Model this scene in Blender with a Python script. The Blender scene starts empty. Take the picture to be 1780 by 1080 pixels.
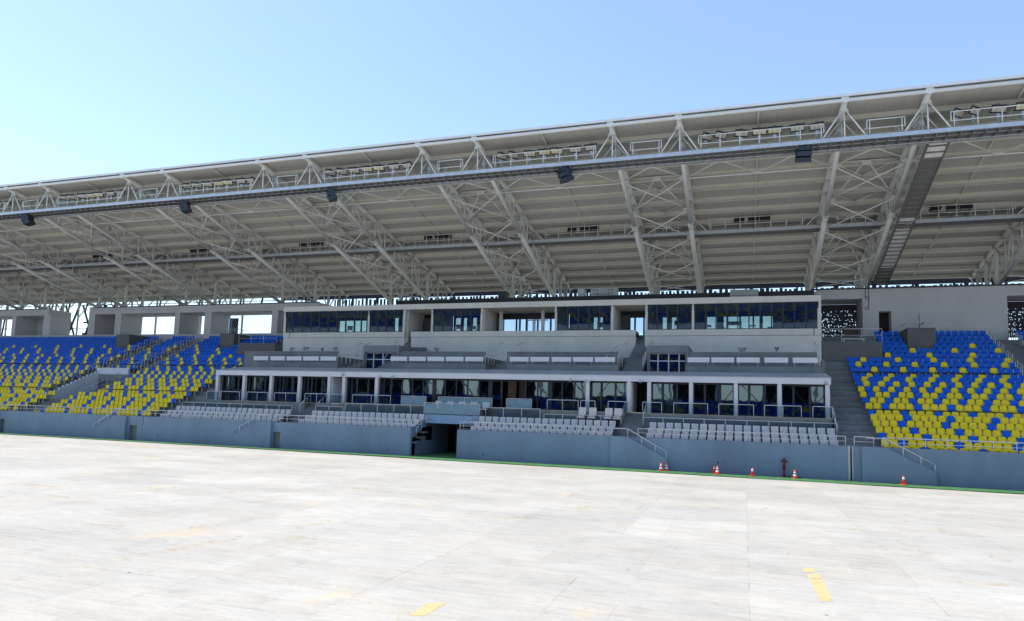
import bpy, bmesh, math, random
from mathutils import Vector, Matrix
random.seed(7)
S = bpy.context.scene
C = S.collection
# ------------------------------------------------------------------ camera
CH = 3.5
RT = Vector((0.94698811, 0.31984514, 0.03020938))      # image right in world axes
DN = Vector((-0.00284178, 0.10236731, -0.99474261))    # image down
FW = Vector((-0.32125604, 0.94192358, 0.09784955))     # view direction
cam_d = bpy.data.cameras.new('camera'); cam = bpy.data.objects.new('camera', cam_d); C.objects.link(cam)
cam_d.sensor_width = 36.0; cam_d.lens = 24.007; cam_d.shift_y = 53.5/1780.0
cam_d.clip_start = 0.1; cam_d.clip_end = 3000
up, bk = -DN, -FW
cam.matrix_world = Matrix(((RT.x, up.x, bk.x, 0), (RT.y, up.y, bk.y, 0), (RT.z, up.z, bk.z, CH), (0, 0, 0, 1)))
S.camera = cam
# ------------------------------------------------------------------ light
SUN_EL, SUN_DIR = math.radians(66), Vector((-math.cos(math.radians(66)), 0.0, math.sin(math.radians(66))))
W = bpy.data.worlds.new('World'); S.world = W; W.use_nodes = True
nt = W.node_tree; bg = nt.nodes['Background']
sky = nt.nodes.new('ShaderNodeTexSky'); sky.sky_type = 'NISHITA'; sky.sun_disc = False
sky.sun_elevation = SUN_EL; sky.sun_rotation = math.radians(-90)
sky.air_density = 1.0; sky.dust_density = 0.6; sky.ozone_density = 1.2
nt.links.new(sky.outputs[0], bg.inputs[0]); bg.inputs[1].default_value = 0.15
sl = bpy.data.lights.new('sun', 'SUN'); sun = bpy.data.objects.new('sun', sl); C.objects.link(sun)
sl.energy = 3.05; sl.angle = math.radians(0.5); sl.color = (1.0, 0.96, 0.9)
sun.rotation_euler = SUN_DIR.to_track_quat('Z', 'Y').to_euler(); sun.location = (-60, 10, 90)
S.view_settings.view_transform = 'Standard'; S.view_settings.look = 'None'
S.view_settings.exposure = 0.86; S.view_settings.gamma = 1.0
S.cycles.max_bounces = 8; S.cycles.diffuse_bounces = 4; S.cycles.glossy_bounces = 4
S.cycles.transparent_max_bounces = 12; S.cycles.transmission_bounces = 4
S.cycles.sample_clamp_indirect = 8.0
S.cycles.use_denoising = True

# ------------------------------------------------------------------ measured point on a plane Y = const (metres)
def P(u, v, Y):
    r = RT*(u-890.0) + DN*(v-593.5) + FW*1187.0
    t = Y/r.y
    return Vector((r.x*t, Y, CH + r.z*t))
def UX(u, v, Y): return P(u, v, Y).x
def UZ(u, v, Y): return P(u, v, Y).z
def depth(p): return (Vector(p)-Vector((0, 0, CH))).dot(FW)
def pix(p):
    d = Vector(p)-Vector((0, 0, CH)); z = d.dot(FW)
    return 890+1187*d.dot(RT)/z, 593.5+1187*d.dot(DN)/z, z

# ------------------------------------------------------------------ materials
def nmat(name, col, rough=0.7, metal=0.0, nscale=0.0, namt=0.0, stretch=(1, 1, 1), bump=0.0, col2=None, spec=None, emit=None):
    m = bpy.data.materials.new(name); m.use_nodes = True; t = m.node_tree; b = t.nodes['Principled BSDF']
    b.inputs['Roughness'].default_value = rough; b.inputs['Metallic'].default_value = metal
    if spec is not None: b.inputs['Specular IOR Level'].default_value = spec
    c = (*col, 1)
    b.inputs['Base Color'].default_value = c
    if nscale:
        tc = t.nodes.new('ShaderNodeTexCoord'); mp = t.nodes.new('ShaderNodeMapping'); mp.inputs['Scale'].default_value = stretch
        n = t.nodes.new('ShaderNodeTexNoise'); n.inputs['Scale'].default_value = nscale; n.inputs['Detail'].default_value = 6; n.inputs['Roughness'].default_value = 0.65
        t.links.new(tc.outputs['Object'], mp.inputs[0]); t.links.new(mp.outputs[0], n.inputs['Vector'])
        r = t.nodes.new('ShaderNodeValToRGB'); r.color_ramp.elements[0].position = 0.3; r.color_ramp.elements[1].position = 0.7
        lo = col2 if col2 else tuple(x*(1-namt) for x in col)
        hi = col if col2 else tuple(min(1, x*(1+namt)) for x in col)
        r.color_ramp.elements[0].color = (*lo, 1); r.color_ramp.elements[1].color = (*hi, 1)
        t.links.new(n.outputs['Fac'], r.inputs[0]); t.links.new(r.outputs[0], b.inputs['Base Color'])
        if bump:
            bp = t.nodes.new('ShaderNodeBump'); bp.inputs['Strength'].default_value = bump; bp.inputs['Distance'].default_value = 0.02
            t.links.new(n.outputs['Fac'], bp.inputs['Height']); t.links.new(bp.outputs[0], b.inputs['Normal'])
    return m
def glassmat(name, tint, refl, rough=0.02, glossc=(0.9, 0.95, 1.0), wob=0.0):
    m = bpy.data.materials.new(name); m.use_nodes = True; t = m.node_tree
    for n in list(t.nodes):
        if n.type != 'OUTPUT_MATERIAL': t.nodes.remove(n)
    out = [n for n in t.nodes if n.type == 'OUTPUT_MATERIAL'][0]
    tr = t.nodes.new('ShaderNodeBsdfTransparent'); tr.inputs[0].default_value = (*tint, 1)
    gl = t.nodes.new('ShaderNodeBsdfGlossy'); gl.inputs['Roughness'].default_value = rough; gl.inputs[0].default_value = (*glossc, 1)
    mx = t.nodes.new('ShaderNodeMixShader'); lw = t.nodes.new('ShaderNodeLayerWeight'); lw.inputs[0].default_value = 0.25
    mr = t.nodes.new('ShaderNodeMapRange'); mr.inputs[3].default_value = refl; mr.inputs[4].default_value = 0.75
    t.links.new(lw.outputs['Fresnel'], mr.inputs[0]); t.links.new(mr.outputs[0], mx.inputs[0])
    t.links.new(tr.outputs[0], mx.inputs[1]); t.links.new(gl.outputs[0], mx.inputs[2]); t.links.new(mx.outputs[0], out.inputs[0])
    if wob:
        tc = t.nodes.new('ShaderNodeTexCoord'); n = t.nodes.new('ShaderNodeTexNoise'); n.inputs['Scale'].default_value = 0.9
        bp = t.nodes.new('ShaderNodeBump'); bp.inputs['Strength'].default_value = wob; bp.inputs['Distance'].default_value = 0.05
        t.links.new(tc.outputs['Object'], n.inputs['Vector']); t.links.new(n.outputs['Fac'], bp.inputs['Height']); t.links.new(bp.outputs[0], gl.inputs['Normal'])
    return m
M = {}
M['roof'] = nmat('roof_sheet', (0.40, 0.375, 0.32), 0.6, nscale=0.5, namt=0.06)
M['purlin'] = nmat('cream_steel', (0.68, 0.66, 0.58), 0.5, nscale=1.0, namt=0.05)
M['steel'] = nmat('pale_painted_steel', (0.66, 0.66, 0.635), 0.45, nscale=1.5, namt=0.06)
M['steel2'] = nmat('white_painted_steel', (0.74, 0.74, 0.72), 0.4, nscale=2, namt=0.04)
M['fascia'] = nmat('roof_edge_white', (0.76, 0.76, 0.76), 0.4, nscale=0.6, namt=0.05)
M['galv'] = nmat('galvanised_steel', (0.48, 0.52, 0.57), 0.45, 0.25, nscale=3, namt=0.14)
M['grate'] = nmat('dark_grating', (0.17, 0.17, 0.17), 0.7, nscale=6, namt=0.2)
M['grate_pale'] = nmat('pale_grating', (0.80, 0.80, 0.78), 0.6, nscale=5, namt=0.15)  # paler grating colour for some of the gangway panels
M['rail'] = nmat('stainless_rail', (0.64, 0.63, 0.60), 0.4, 0.1, nscale=4, namt=0.05)
M['conc'] = nmat('grey_green_concrete', (0.215, 0.22, 0.208), 0.85, nscale=0.8, namt=0.22, bump=0.15)
M['stepc'] = nmat('stair_concrete', (0.19, 0.20, 0.195), 0.85, nscale=1.5, namt=0.2, bump=0.15)
M['podium'] = nmat('podium_render', (0.14, 0.138, 0.13), 0.85, nscale=0.9, namt=0.12)
M['bluewall'] = nmat('slate_blue_render', (0.190, 0.262, 0.345), 0.8, nscale=0.45, namt=0.17, stretch=(1, 1, 0.35), bump=0.12)
M['bluelite'] = nmat('pale_blue_paint', (0.25, 0.37, 0.52), 0.7, nscale=0.8, namt=0.06)
M['beige'] = nmat('beige_render', (0.74, 0.70, 0.63), 0.8, nscale=0.7, namt=0.08, stretch=(1, 1, 0.5), bump=0.08)
M['greywall'] = nmat('grey_render', (0.53, 0.52, 0.51), 0.8, nscale=0.5, namt=0.07, stretch=(1, 1, 0.5))
M['stairwall'] = nmat('pale_stair_wall', (0.62, 0.65, 0.70), 0.8, nscale=0.8, namt=0.12)
M['whitewall'] = nmat('white_paint', (0.66, 0.68, 0.72), 0.7, nscale=1, namt=0.05)
M['beam'] = nmat('pale_grey_blue_paint', (0.68, 0.665, 0.66), 0.65, nscale=0.9, namt=0.06)
M['membrane'] = nmat('roof_membrane', (0.42, 0.43, 0.45), 0.7, nscale=0.7, namt=0.14, stretch=(1, 0.3, 1))
M['dark'] = nmat('dark_frame', (0.018, 0.022, 0.03), 0.4)
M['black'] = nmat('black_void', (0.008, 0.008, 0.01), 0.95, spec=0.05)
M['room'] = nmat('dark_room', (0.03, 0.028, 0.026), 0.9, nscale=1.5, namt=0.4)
M['brown'] = nmat('brown_timber', (0.07, 0.035, 0.02), 0.6, nscale=2, namt=0.4, stretch=(6, 1, 1))
M['speaker'] = nmat('speaker_navy', (0.02, 0.03, 0.05), 0.5)
M['lampbody'] = nmat('lamp_housing', (0.22, 0.28, 0.36), 0.5, 0.3)
M['lens'] = nmat('lamp_lens', (0.85, 0.74, 0.45), 0.4)
M['lens2'] = nmat('lamp_lens_pale', (0.66, 0.62, 0.5), 0.4)
M['desk'] = nmat('white_desk', (0.84, 0.80, 0.76), 0.5, nscale=2, namt=0.04)
M['ac'] = nmat('ac_white', (0.45, 0.46, 0.45), 0.5, nscale=2, namt=0.08)
M['alu'] = nmat('aluminium', (0.55, 0.58, 0.62), 0.4, 0.5)
M['seatblue'] = nmat('blue_plastic', (0.003, 0.13, 0.66), 0.5, nscale=0.9, namt=0.16, spec=0.2)
M['seatyel'] = nmat('yellow_plastic', (0.96, 0.71, 0.02), 0.5, nscale=0.9, namt=0.10, spec=0.22)
M['seatgrey'] = nmat('dusty_cover', (0.62, 0.59, 0.575), 0.75, nscale=6, namt=0.2)
M['seatbeige'] = nmat('beige_cover', (0.72, 0.64, 0.55), 0.75, nscale=3, namt=0.12)
M['bracket'] = nmat('seat_bracket', (0.62, 0.62, 0.6), 0.5)
M['cone'] = nmat('cone_orange', (0.85, 0.09, 0.03), 0.5)
M['conewhite'] = nmat('cone_white', (0.85, 0.83, 0.83), 0.4)
M['hydrant'] = nmat('hydrant_red', (0.16, 0.02, 0.025), 0.5, nscale=8, namt=0.3)
M['turf'] = nmat('turf_strip', (0.045, 0.150, 0.045), 0.95, nscale=2.5, namt=0.45, bump=0.6)
M['rubber'] = nmat('rubber_edge', (0.012, 0.014, 0.014), 0.8)
M['facade'] = nmat('facade_steel', (0.04, 0.04, 0.045), 0.6)
M['silver'] = nmat('silver_joint', (0.5, 0.5, 0.5), 0.4, 0.3)
M['vip'] = glassmat('dark_tinted_glass', (0.06, 0.07, 0.09), 0.15, glossc=(0.52, 0.74, 1.0), wob=0.05)
M['press'] = glassmat('teal_tinted_glass', (0.42, 0.54, 0.53), 0.17, glossc=(0.7, 0.85, 1.0), wob=0.05)
M['clear'] = glassmat('clear_glass', (0.72, 0.80, 0.92), 0.10)
M['bal'] = glassmat('balustrade_glass', (0.60, 0.70, 0.71), 0.045, glossc=(0.8, 0.9, 1))
M['frost'] = nmat('aqua_glass', (0.19, 0.31, 0.36), 0.25, nscale=1.5, namt=0.06)
M['net'] = nmat('net_cord', (0.55, 0.57, 0.6), 0.6)

# ------------------------------------------------------------------ mesh builder
class MB:
    def __init__(s): s.v = []; s.f = []; s.m = []; s.sm = []
    def add(s, vs, fs, mi=0, smooth=False):
        o = len(s.v); s.v += [tuple(x) for x in vs]
        for f in fs: s.f.append([o+i for i in f]); s.m.append(mi); s.sm.append(smooth)
        return s
    def box(s, x0, x1, y0, y1, z0, z1, mi=0):
        if x0 > x1: x0, x1 = x1, x0
        if y0 > y1: y0, y1 = y1, y0
        if z0 > z1: z0, z1 = z1, z0
        v = [(x0, y0, z0), (x1, y0, z0), (x1, y1, z0), (x0, y1, z0), (x0, y0, z1), (x1, y0, z1), (x1, y1, z1), (x0, y1, z1)]
        return s.add(v, [(0, 3, 2, 1), (4, 5, 6, 7), (0, 1, 5, 4), (1, 2, 6, 5), (2, 3, 7, 6), (3, 0, 4, 7)], mi)
    def beam(s, p, q, w, h, mi=0):
        p, q = Vector(p), Vector(q); d = (q-p).normalized()
        a = d.cross(Vector((0, 0, 1)))
        if a.length < 1e-4: a = Vector((1, 0, 0))
        a.normalize(); b = a.cross(d).normalized(); a *= w/2; b *= h/2
        v = [p-a-b, p+a-b, p+a+b, p-a+b, q-a-b, q+a-b, q+a+b, q-a+b]
        return s.add(v, [(0, 1, 2, 3), (4, 7, 6, 5), (0, 4, 5, 1), (1, 5, 6, 2), (2, 6, 7, 3), (3, 7, 4, 0)], mi)
    def tube(s, p, q, r, n=8, mi=0, r2=None):
        p, q = Vector(p), Vector(q); d = (q-p).normalized(); r2 = r if r2 is None else r2
        a = d.cross(Vector((0, 0, 1)))
        if a.length < 1e-4: a = Vector((1, 0, 0))
        a.normalize(); b = d.cross(a)
        A = [p+(a*math.cos(2*math.pi*i/n)+b*math.sin(2*math.pi*i/n))*r for i in range(n)]
        B = [q+(a*math.cos(2*math.pi*i/n)+b*math.sin(2*math.pi*i/n))*r2 for i in range(n)]
        s.add(A+B, [(i, (i+1) % n, n+(i+1) % n, n+i) for i in range(n)], mi, True)
        o = len(s.v)-2*n
        s.f.append([o+i for i in range(n)][::-1]); s.m.append(mi); s.sm.append(False)
        s.f.append([o+n+i for i in range(n)]); s.m.append(mi); s.sm.append(False)
        return s
    def extr_x(s, prof, x0, x1, mi=0):      # prof: list of (y,z)
        n = len(prof)
        v = [(x0, y, z) for y, z in prof]+[(x1, y, z) for y, z in prof]
        return s.add(v, [tuple(range(n))[::-1], tuple(range(n, 2*n))]+[(i, (i+1) % n, n+(i+1) % n, n+i) for i in range(n)], mi)
    def extr_y(s, prof, y0, y1, mi=0):      # prof: list of (x,z)
        n = len(prof)
        v = [(x, y0, z) for x, z in prof]+[(x, y1, z) for x, z in prof]
        return s.add(v, [tuple(range(n)), tuple(range(n, 2*n))[::-1]]+[(i, n+i, n+(i+1) % n, (i+1) % n) for i in range(n)], mi)
    def mesh(s, name, mats):
        me = bpy.data.meshes.new(name); me.from_pydata(s.v, [], s.f)
        for m in (mats if isinstance(mats, (list, tuple)) else [mats]): me.materials.append(m)
        me.polygons.foreach_set('material_index', s.m); me.polygons.foreach_set('use_smooth', s.sm); me.update()
        return me
    def build(s, name, mats, parent=None, off=None):
        ob = bpy.data.objects.new(name, s.mesh(name, mats)); C.objects.link(ob)
        if parent is not None:
            ob.parent = parent; ob.location = -parent.location
        if off is not None: ob.location = off
        return ob
def tag(o, label=None, cat=None, group=None, kind=None):
    if label: o['label'] = label
    if cat: o['category'] = cat
    if group: o['group'] = group
    if kind: o['kind'] = kind
    return o
def thing(name, label, cat, loc=(0, 0, 0), group=None):
    o = bpy.data.objects.new(name, None); C.objects.link(o); o.location = loc; o.empty_display_size = 0.3
    return tag(o, label, cat, group)
ONES = ['', 'first', 'second', 'third', 'fourth', 'fifth', 'sixth', 'seventh', 'eighth', 'ninth', 'tenth', 'eleventh', 'twelfth', 'thirteenth',
        'fourteenth', 'fifteenth', 'sixteenth', 'seventeenth', 'eighteenth', 'nineteenth']
def ordw(n):
    if n < 20: return ONES[n]
    t, u = divmod(n, 10)
    T = {2: 'twent', 3: 'thirt', 4: 'fort', 5: 'fift'}[t]
    return T+'ieth' if u == 0 else T+'y-'+ONES[u]

# ================================================================== GROUND
m = MB(); m.add([(-900, -700, -0.05), (900, -700, -0.05), (900, 900, -0.05), (-900, 900, -0.05)], [(0, 1, 2, 3)])
g = m.build('ground', nmat('outer_ground', (0.20, 0.20, 0.17), 0.95, nscale=0.05, namt=0.3)); tag(g, kind='structure')

def floor_material():
    m = bpy.data.materials.new('event_floor_panels'); m.use_nodes = True; t = m.node_tree; b = t.nodes['Principled BSDF']
    b.inputs['Roughness'].default_value = 0.75; b.inputs['Specular IOR Level'].default_value = 0.3
    L = t.links.new
    tc = t.nodes.new('ShaderNodeTexCoord'); sep = t.nodes.new('ShaderNodeSeparateXYZ'); L(tc.outputs['Object'], sep.inputs[0])
    def math_(op, a, b_=None, c=None):
        n = t.nodes.new('ShaderNodeMath'); n.operation = op
        for i, x in enumerate((a, b_, c)):
            if x is None: continue
            if isinstance(x, (int, float)): n.inputs[i].default_value = x
            else: L(x, n.inputs[i])
        return n.outputs[0]
    def noise(scale, st, detail=5, rough=0.6):
        mp = t.nodes.new('ShaderNodeMapping'); mp.inputs['Scale'].default_value = st; L(tc.outputs['Object'], mp.inputs[0])
        n = t.nodes.new('ShaderNodeTexNoise'); n.inputs['Scale'].default_value = scale; n.inputs['Detail'].default_value = detail; n.inputs['Roughness'].default_value = rough
        L(mp.outputs[0], n.inputs['Vector']); return n.outputs['Fac']
    def rng(x, a, b2, c, d):
        n = t.nodes.new('ShaderNodeMapRange'); n.inputs[1].default_value = a; n.inputs[2].default_value = b2; n.inputs[3].default_value = c; n.inputs[4].default_value = d
        L(x, n.inputs[0]); return n.outputs[0]
    PW = 3.43
    gx = math_('DIVIDE', math_('SUBTRACT', sep.outputs[0], 0.09), PW); gy = math_('DIVIDE', math_('SUBTRACT', sep.outputs[1], 13.35), PW)
    def seam(g, w):
        f = math_('FRACT', g); d = math_('MINIMUM', f, math_('SUBTRACT', 1.0, f)); return math_('LESS_THAN', d, w)
    # each panel is two sheets deep: finer seams half way, fainter
    sx = seam(gx, 0.0035); sy = seam(gy, 0.004); sy2 = seam(math_('MULTIPLY', gy, 3.0), 0.007); sx2 = seam(math_('MULTIPLY', gx, 1.5), 0.004)
    wn = t.nodes.new('ShaderNodeTexWhiteNoise'); wn.noise_dimensions = '2D'
    cmb = t.nodes.new('ShaderNodeCombineXYZ'); L(math_('FLOOR', math_('MULTIPLY', gx, 1.5)), cmb.inputs[0]); L(math_('FLOOR', math_('MULTIPLY', gy, 3.0)), cmb.inputs[1]); L(cmb.outputs[0], wn.inputs['Vector'])
    wn2 = t.nodes.new('ShaderNodeTexWhiteNoise'); wn2.noise_dimensions = '2D'
    cmb2 = t.nodes.new('ShaderNodeCombineXYZ'); L(math_('FLOOR', gx), cmb2.inputs[0]); L(math_('FLOOR', gy), cmb2.inputs[1]); L(cmb2.outputs[0], wn2.inputs['Vector'])
    tint = math_('ADD', rng(wn.outputs['Value'], 0, 1, -0.04, 0.04), rng(wn2.outputs['Value'], 0, 1, -0.06, 0.04))
    grain = rng(noise(1.8, (0.5, 3.5, 1), 8, 0.7), 0.3, 0.7, -0.12, 0.09)
    blot = math_('ADD', rng(noise(0.3, (0.7, 1.1, 1), 7, 0.7), 0.3, 0.7, -0.15, 0.08), rng(noise(1.6, (0.8, 1.2, 1), 8, 0.75), 0.52, 0.75, 0.0, -0.20))
    fine = rng(noise(11, (0.8, 1.6, 1), 4, 0.7), 0.3, 0.7, -0.07, 0.06)
    v = math_('ADD', math_('ADD', math_('ADD', math_('ADD', 1.0, tint), grain), blot), fine)
    # scuffs: dark wood-grain scratches
    sc = rng(noise(1.1, (0.35, 5.0, 1), 9, 0.75), 0.62, 0.72, 0, 1); scm = rng(noise(0.28, (1, 1, 1), 3, 0.5), 0.5, 0.62, 0, 1)
    scuff = math_('MULTIPLY', sc, scm)
    v = math_('SUBTRACT', v, math_('MULTIPLY', scuff, 0.42))
    # pale drag marks
    pw = rng(noise(0.9, (0.3, 7.0, 1), 7, 0.7), 0.64, 0.72, 0, 0.16)
    v = math_('ADD', v, pw)
    brk = rng(noise(0.8, (1, 1, 1), 4, 0.6), 0.45, 0.58, 0.0, 1)
    dark = math_('MAXIMUM', math_('MULTIPLY', math_('MAXIMUM', sx, sy), 0.24), math_('MULTIPLY', math_('MAXIMUM', sy2, sx2), 0.12))
    v = math_('SUBTRACT', v, math_('MULTIPLY', dark, brk))
    # specks of debris
    vo = t.nodes.new('ShaderNodeTexVoronoi'); vo.inputs['Scale'].default_value = 0.8; L(tc.outputs['Object'], vo.inputs['Vector'])
    sp = math_('LESS_THAN', vo.outputs['Distance'], 0.035)
    v = math_('SUBTRACT', v, math_('MULTIPLY', sp, 0.5))
    col = t.nodes.new('ShaderNodeMix'); col.data_type = 'RGBA'
    L(rng(noise(0.5, (0.5, 1.5, 1), 5, 0.6), 0.35, 0.65, 0, 1), col.inputs[0])
    col.inputs[6].default_value = (0.455, 0.440, 0.405, 1); col.inputs[7].default_value = (0.462, 0.432, 0.375, 1)
    vm = t.nodes.new('ShaderNodeVectorMath'); vm.operation = 'SCALE'; L(col.outputs[2], vm.inputs[0]); L(v, vm.inputs['Scale'])
    # worn yellow line paint
    ys = rng(noise(0.55, (1.1, 0.55, 1), 3, 0.5), 0.66, 0.70, 0, 1); ys2 = rng(noise(5, (1, 2.5, 1), 5, 0.7), 0.38, 0.6, 0, 1)
    ymix = t.nodes.new('ShaderNodeMix'); ymix.data_type = 'RGBA'
    L(math_('MULTIPLY', math_('MULTIPLY', ys, ys2), 0.35), ymix.inputs[0]); L(vm.outputs[0], ymix.inputs[6]); ymix.inputs[7].default_value = (0.70, 0.50, 0.20, 1)
    L(ymix.outputs[2], b.inputs['Base Color'])
    bp = t.nodes.new('ShaderNodeBump'); bp.inputs['Strength'].default_value = 0.15; bp.inputs['Distance'].default_value = 0.01; L(v, bp.inputs['Height']); L(bp.outputs[0], b.inputs['Normal'])
    return m
# the boarded floor, its far edge slightly ragged
m = MB(); edge = []
x = -130.0
while x < 60:
    y = 41.65 if x < -38 else (41.65-(x+38)*0.03 if x < -20 else 41.08)
    edge.append((x, y+random.uniform(-0.07, 0.07))); x += random.choice((1.2, 2.4, 2.4, 3.4))
for (xa, ya), (xb, yb) in zip(edge[:-1], edge[1:]):
    m.add([(xa, -6, 0), (xb, -6, 0), (xb, yb, 0), (xa, ya, 0)], [(0, 1, 2, 3)])
    m.add([(xa, ya, 0), (xb, yb, 0), (xb, yb, -0.045), (xa, ya, -0.045)], [(0, 3, 2, 1)])
fl = m.build('boarded_floor', floor_material()); tag(fl, kind='structure')
# green turf strip along the wall, on a dark backing
m = MB(); m.box(-130, 60, 40.6, 43.6, -0.046, -0.02); tag(m.build('strip_backing', M['rubber']), kind='structure')
m = MB(); xs = [-130+1.9*i for i in range(101)]
fr = [(42.0 if x < -38 else (42.0-(x+38)*0.025 if x < -20 else 41.25))+random.uniform(-0.12, 0.10) for x in xs]
br = [43.0+random.uniform(-0.12, 0.1) for x in xs]
for i in range(100):
    z = 0.015
    m.add([(xs[i], fr[i], z), (xs[i+1], fr[i+1], z), (xs[i+1], br[i+1], z+0.01), (xs[i], br[i], z+0.01)], [(0, 1, 2, 3)])
m.box(-22.1, -18.57, 43.3, 49.98, -0.02, 0.012)
tag(m.build('turf_strip', M['turf']), kind='structure')
# worn yellow paint marks on the boards (laid out on the ground plane)
def worn_yellow(a):
    mt = bpy.data.materials.new('worn_yellow'); mt.use_nodes = True; t = mt.node_tree; b = t.nodes['Principled BSDF']
    b.inputs['Base Color'].default_value = (0.62, 0.455, 0.22, 1); b.inputs['Roughness'].default_value = 0.8
    tc = t.nodes.new('ShaderNodeTexCoord'); mp = t.nodes.new('ShaderNodeMapping'); mp.inputs['Scale'].default_value = (1, 1.6, 1)
    n = t.nodes.new('ShaderNodeTexNoise'); n.inputs['Scale'].default_value = 2.2 if a < 0.9 else 1.6; n.inputs['Detail'].default_value = 9; n.inputs['Roughness'].default_value = 0.7
    r = t.nodes.new('ShaderNodeMapRange'); r.inputs[1].default_value = 0.38 if a < 0.9 else 0.55; r.inputs[2].default_value = 0.54 if a < 0.9 else 0.7; r.inputs[3].default_value = a; r.inputs[4].default_value = 0.0
    t.links.new(tc.outputs['Object'], mp.inputs[0]); t.links.new(mp.outputs[0], n.inputs['Vector']); t.links.new(n.outputs['Fac'], r.inputs[0]); t.links.new(r.outputs[0], b.inputs['Alpha'])
    return mt
def G(u, v):
    r = RT*(u-890.0) + DN*(v-593.5) + FW*1187.0; t = -CH/r.z; return Vector((r.x*t, r.y*t, 0.004))
strong = MB(); weak = MB()
for q in [((743, 1049), (776, 1049), (738, 1071), (712, 1071)), ((1396, 988), (1413, 988), (1418, 995), (1398, 995)), ((1403, 999), (1424, 998), (1449, 1045), (1427, 1046))]:
    pts = [G(*p) for p in q]; strong.add(pts, [(0, 1, 2, 3)])
for (u0, v0, u1, v1, w) in [(210, 972, 420, 934, 6), (930-600, 918, 1010-600, 909, 6), (495, 941, 536, 932, 7), (515, 919, 575, 906, 6), (110, 981, 300, 1005, 2), (145, 911, 222, 918, 4),
                            (50, 843, 100, 847, 4), (90, 861, 120, 866, 5), (260, 850, 305, 849, 4), (395, 856, 425, 855, 4), (445, 865, 500, 862, 3), (610, 848, 640, 850, 4),
                            (1003, 886, 1022, 881, 5), (1105, 886, 1118, 880, 6), (875, 904, 905, 898, 5), (1090, 894, 1105, 894, 3), (1322, 887, 1335, 885, 6), (1470, 869, 1482, 868, 5),
                            (1505, 905, 1518, 908, 6), (1528, 951, 1545, 956, 6), (1565, 942, 1595, 952, 6), (1595, 957, 1625, 962, 6), (1720, 967, 1760, 978, 7), (1665, 1011, 1755, 1018, 5),
                            (1300, 927, 1301, 940, 5), (1570, 904, 1590, 908, 4), (1630, 920, 1645, 924, 5), (1475, 920, 1488, 921, 4), (935, 1070, 1000, 1050, 2), (690, 1078, 712, 1070, 14)]:
    a, b = Vector((u0, v0)), Vector((u1, v1))
    weak.add([G(u0, v0-w/2), G(u1, v1-w/2), G(u1, v1+w/2), G(u0, v0+w/2)], [(0, 3, 2, 1)])
for mb, al in ((strong, 0.95), (weak, 0.34)):
    tag(mb.build('floor_marking', worn_yellow(al)), kind='structure')

# ================================================================== TERRACES
YR = lambda r: 43.1+0.84*r
ZT = {1: 2.07, 2: 2.38, 3: 2.74, 4: 3.1, 5: 3.48, 6: 3.85, 7: 4.11, 8: 4.58, 9: 4.96, 10: 5.36, 11: 5.76, 12: 6.16, 13: 6.52, 14: 6.79, 15: 7.33, 16: 7.77,
      17: 8.17, 18: 8.6, 19: 9.02, 20: 9.45, 21: 9.86, 22: 10.28, 23: 10.72}
FZ = lambda r: ZT[r]-0.80 if r >= 1 else 0.9
YF = lambda r: YR(r)-0.59 if r > 1 else 43.702
def tiers(mb, x0, x1, r0, r1, dz=0.0, base=None, mi=0):
    for r in range(r0, r1+1):
        zb = (FZ(r-1) if r > 1 else 0.2)-0.25 if base is None else base
        mb.box(x0, x1, YF(r), YF(r+1)+(1.5 if r == 23 else 0), zb, FZ(r)+dz, mi)
def halfsteps(mb, x0, x1, r0, r1, mi=0):
    for r in range(r0, r1+1):
        h = FZ(r+1)-FZ(r) if r < 23 else 0.4
        mb.box(x0, x1, YF(r+1)-0.42, YF(r+1)-0.002, FZ(r)+0.002, FZ(r)+h/2, mi)
tR = thing('seating_terrace', 'stepped grey concrete terrace carrying the blue and yellow seats right of the glass boxes', 'terrace', (5.4, 43.4, 0))
mb = MB(); tiers(mb, 5.45, 45, 1, 23); mb.build('concrete_tiers', M['conc'], tR)
mb = MB(); halfsteps(mb, 18.1, 19.6, 14, 22); mb.build('aisle_steps', M['stepc'], tR)
M['nosing'] = nmat('step_nosing', (0.33, 0.34, 0.33), 0.8, nscale=3, namt=0.3)
for r in range(2, 18): MB().box(5.5, 7.42, YF(r)-0.006, YF(r)+0.05, FZ(r)-0.025, FZ(r)+0.004).build('nosing', M['nosing'], tR)
tL = thing('seating_terrace', 'stepped grey concrete terrace carrying the blue and yellow seats left of the glass boxes', 'terrace', (-43.2, 43.4, 0))
mb = MB(); tiers(mb, -120, -63.6, 1, 23); tiers(mb, -63.6, -59.6, 1, 5); tiers(mb, -63.6, -59.6, 13, 23); tiers(mb, -59.6, -43.25, 1, 23)
mb.box(-63.6, -59.6, YF(6), 54.2, FZ(5)-0.3, FZ(6)); mb.build('concrete_tiers', M['conc'], tL)
mb = MB(); halfsteps(mb, -62.5, -59.6, 1, 5); halfsteps(mb, -65.0, -63.8, 6, 12); halfsteps(mb, -59.55, -58.2, 6, 12); halfsteps(mb, -65.0, -63.3, 13, 22); halfsteps(mb, -59.7, -58.1, 13, 22)
mb.build('aisle_steps', M['stepc'], tL)
mb = MB(); mb2 = MB()                                  # stepped cheek walls of the entrance pit
for r in range(6, 13):
    mb.box(-63.62, -63.42, YF(r), YF(r+1)+0.003, FZ(6)-0.2, FZ(r)+0.45)
    mb.box(-63.615, -63.425, YF(r)+0.42, YF(r+1)+0.001, FZ(r)+0.3, FZ(r)+0.65)
    mb2.box(-59.62, -59.5, YF(r), YF(r+1)+0.003, FZ(6)-0.2, FZ(r)+0.02)
mb.build('cheek_wall', M['stairwall'], tL); mb2.build('cheek_wall', M['stairwall'], tL)
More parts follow.
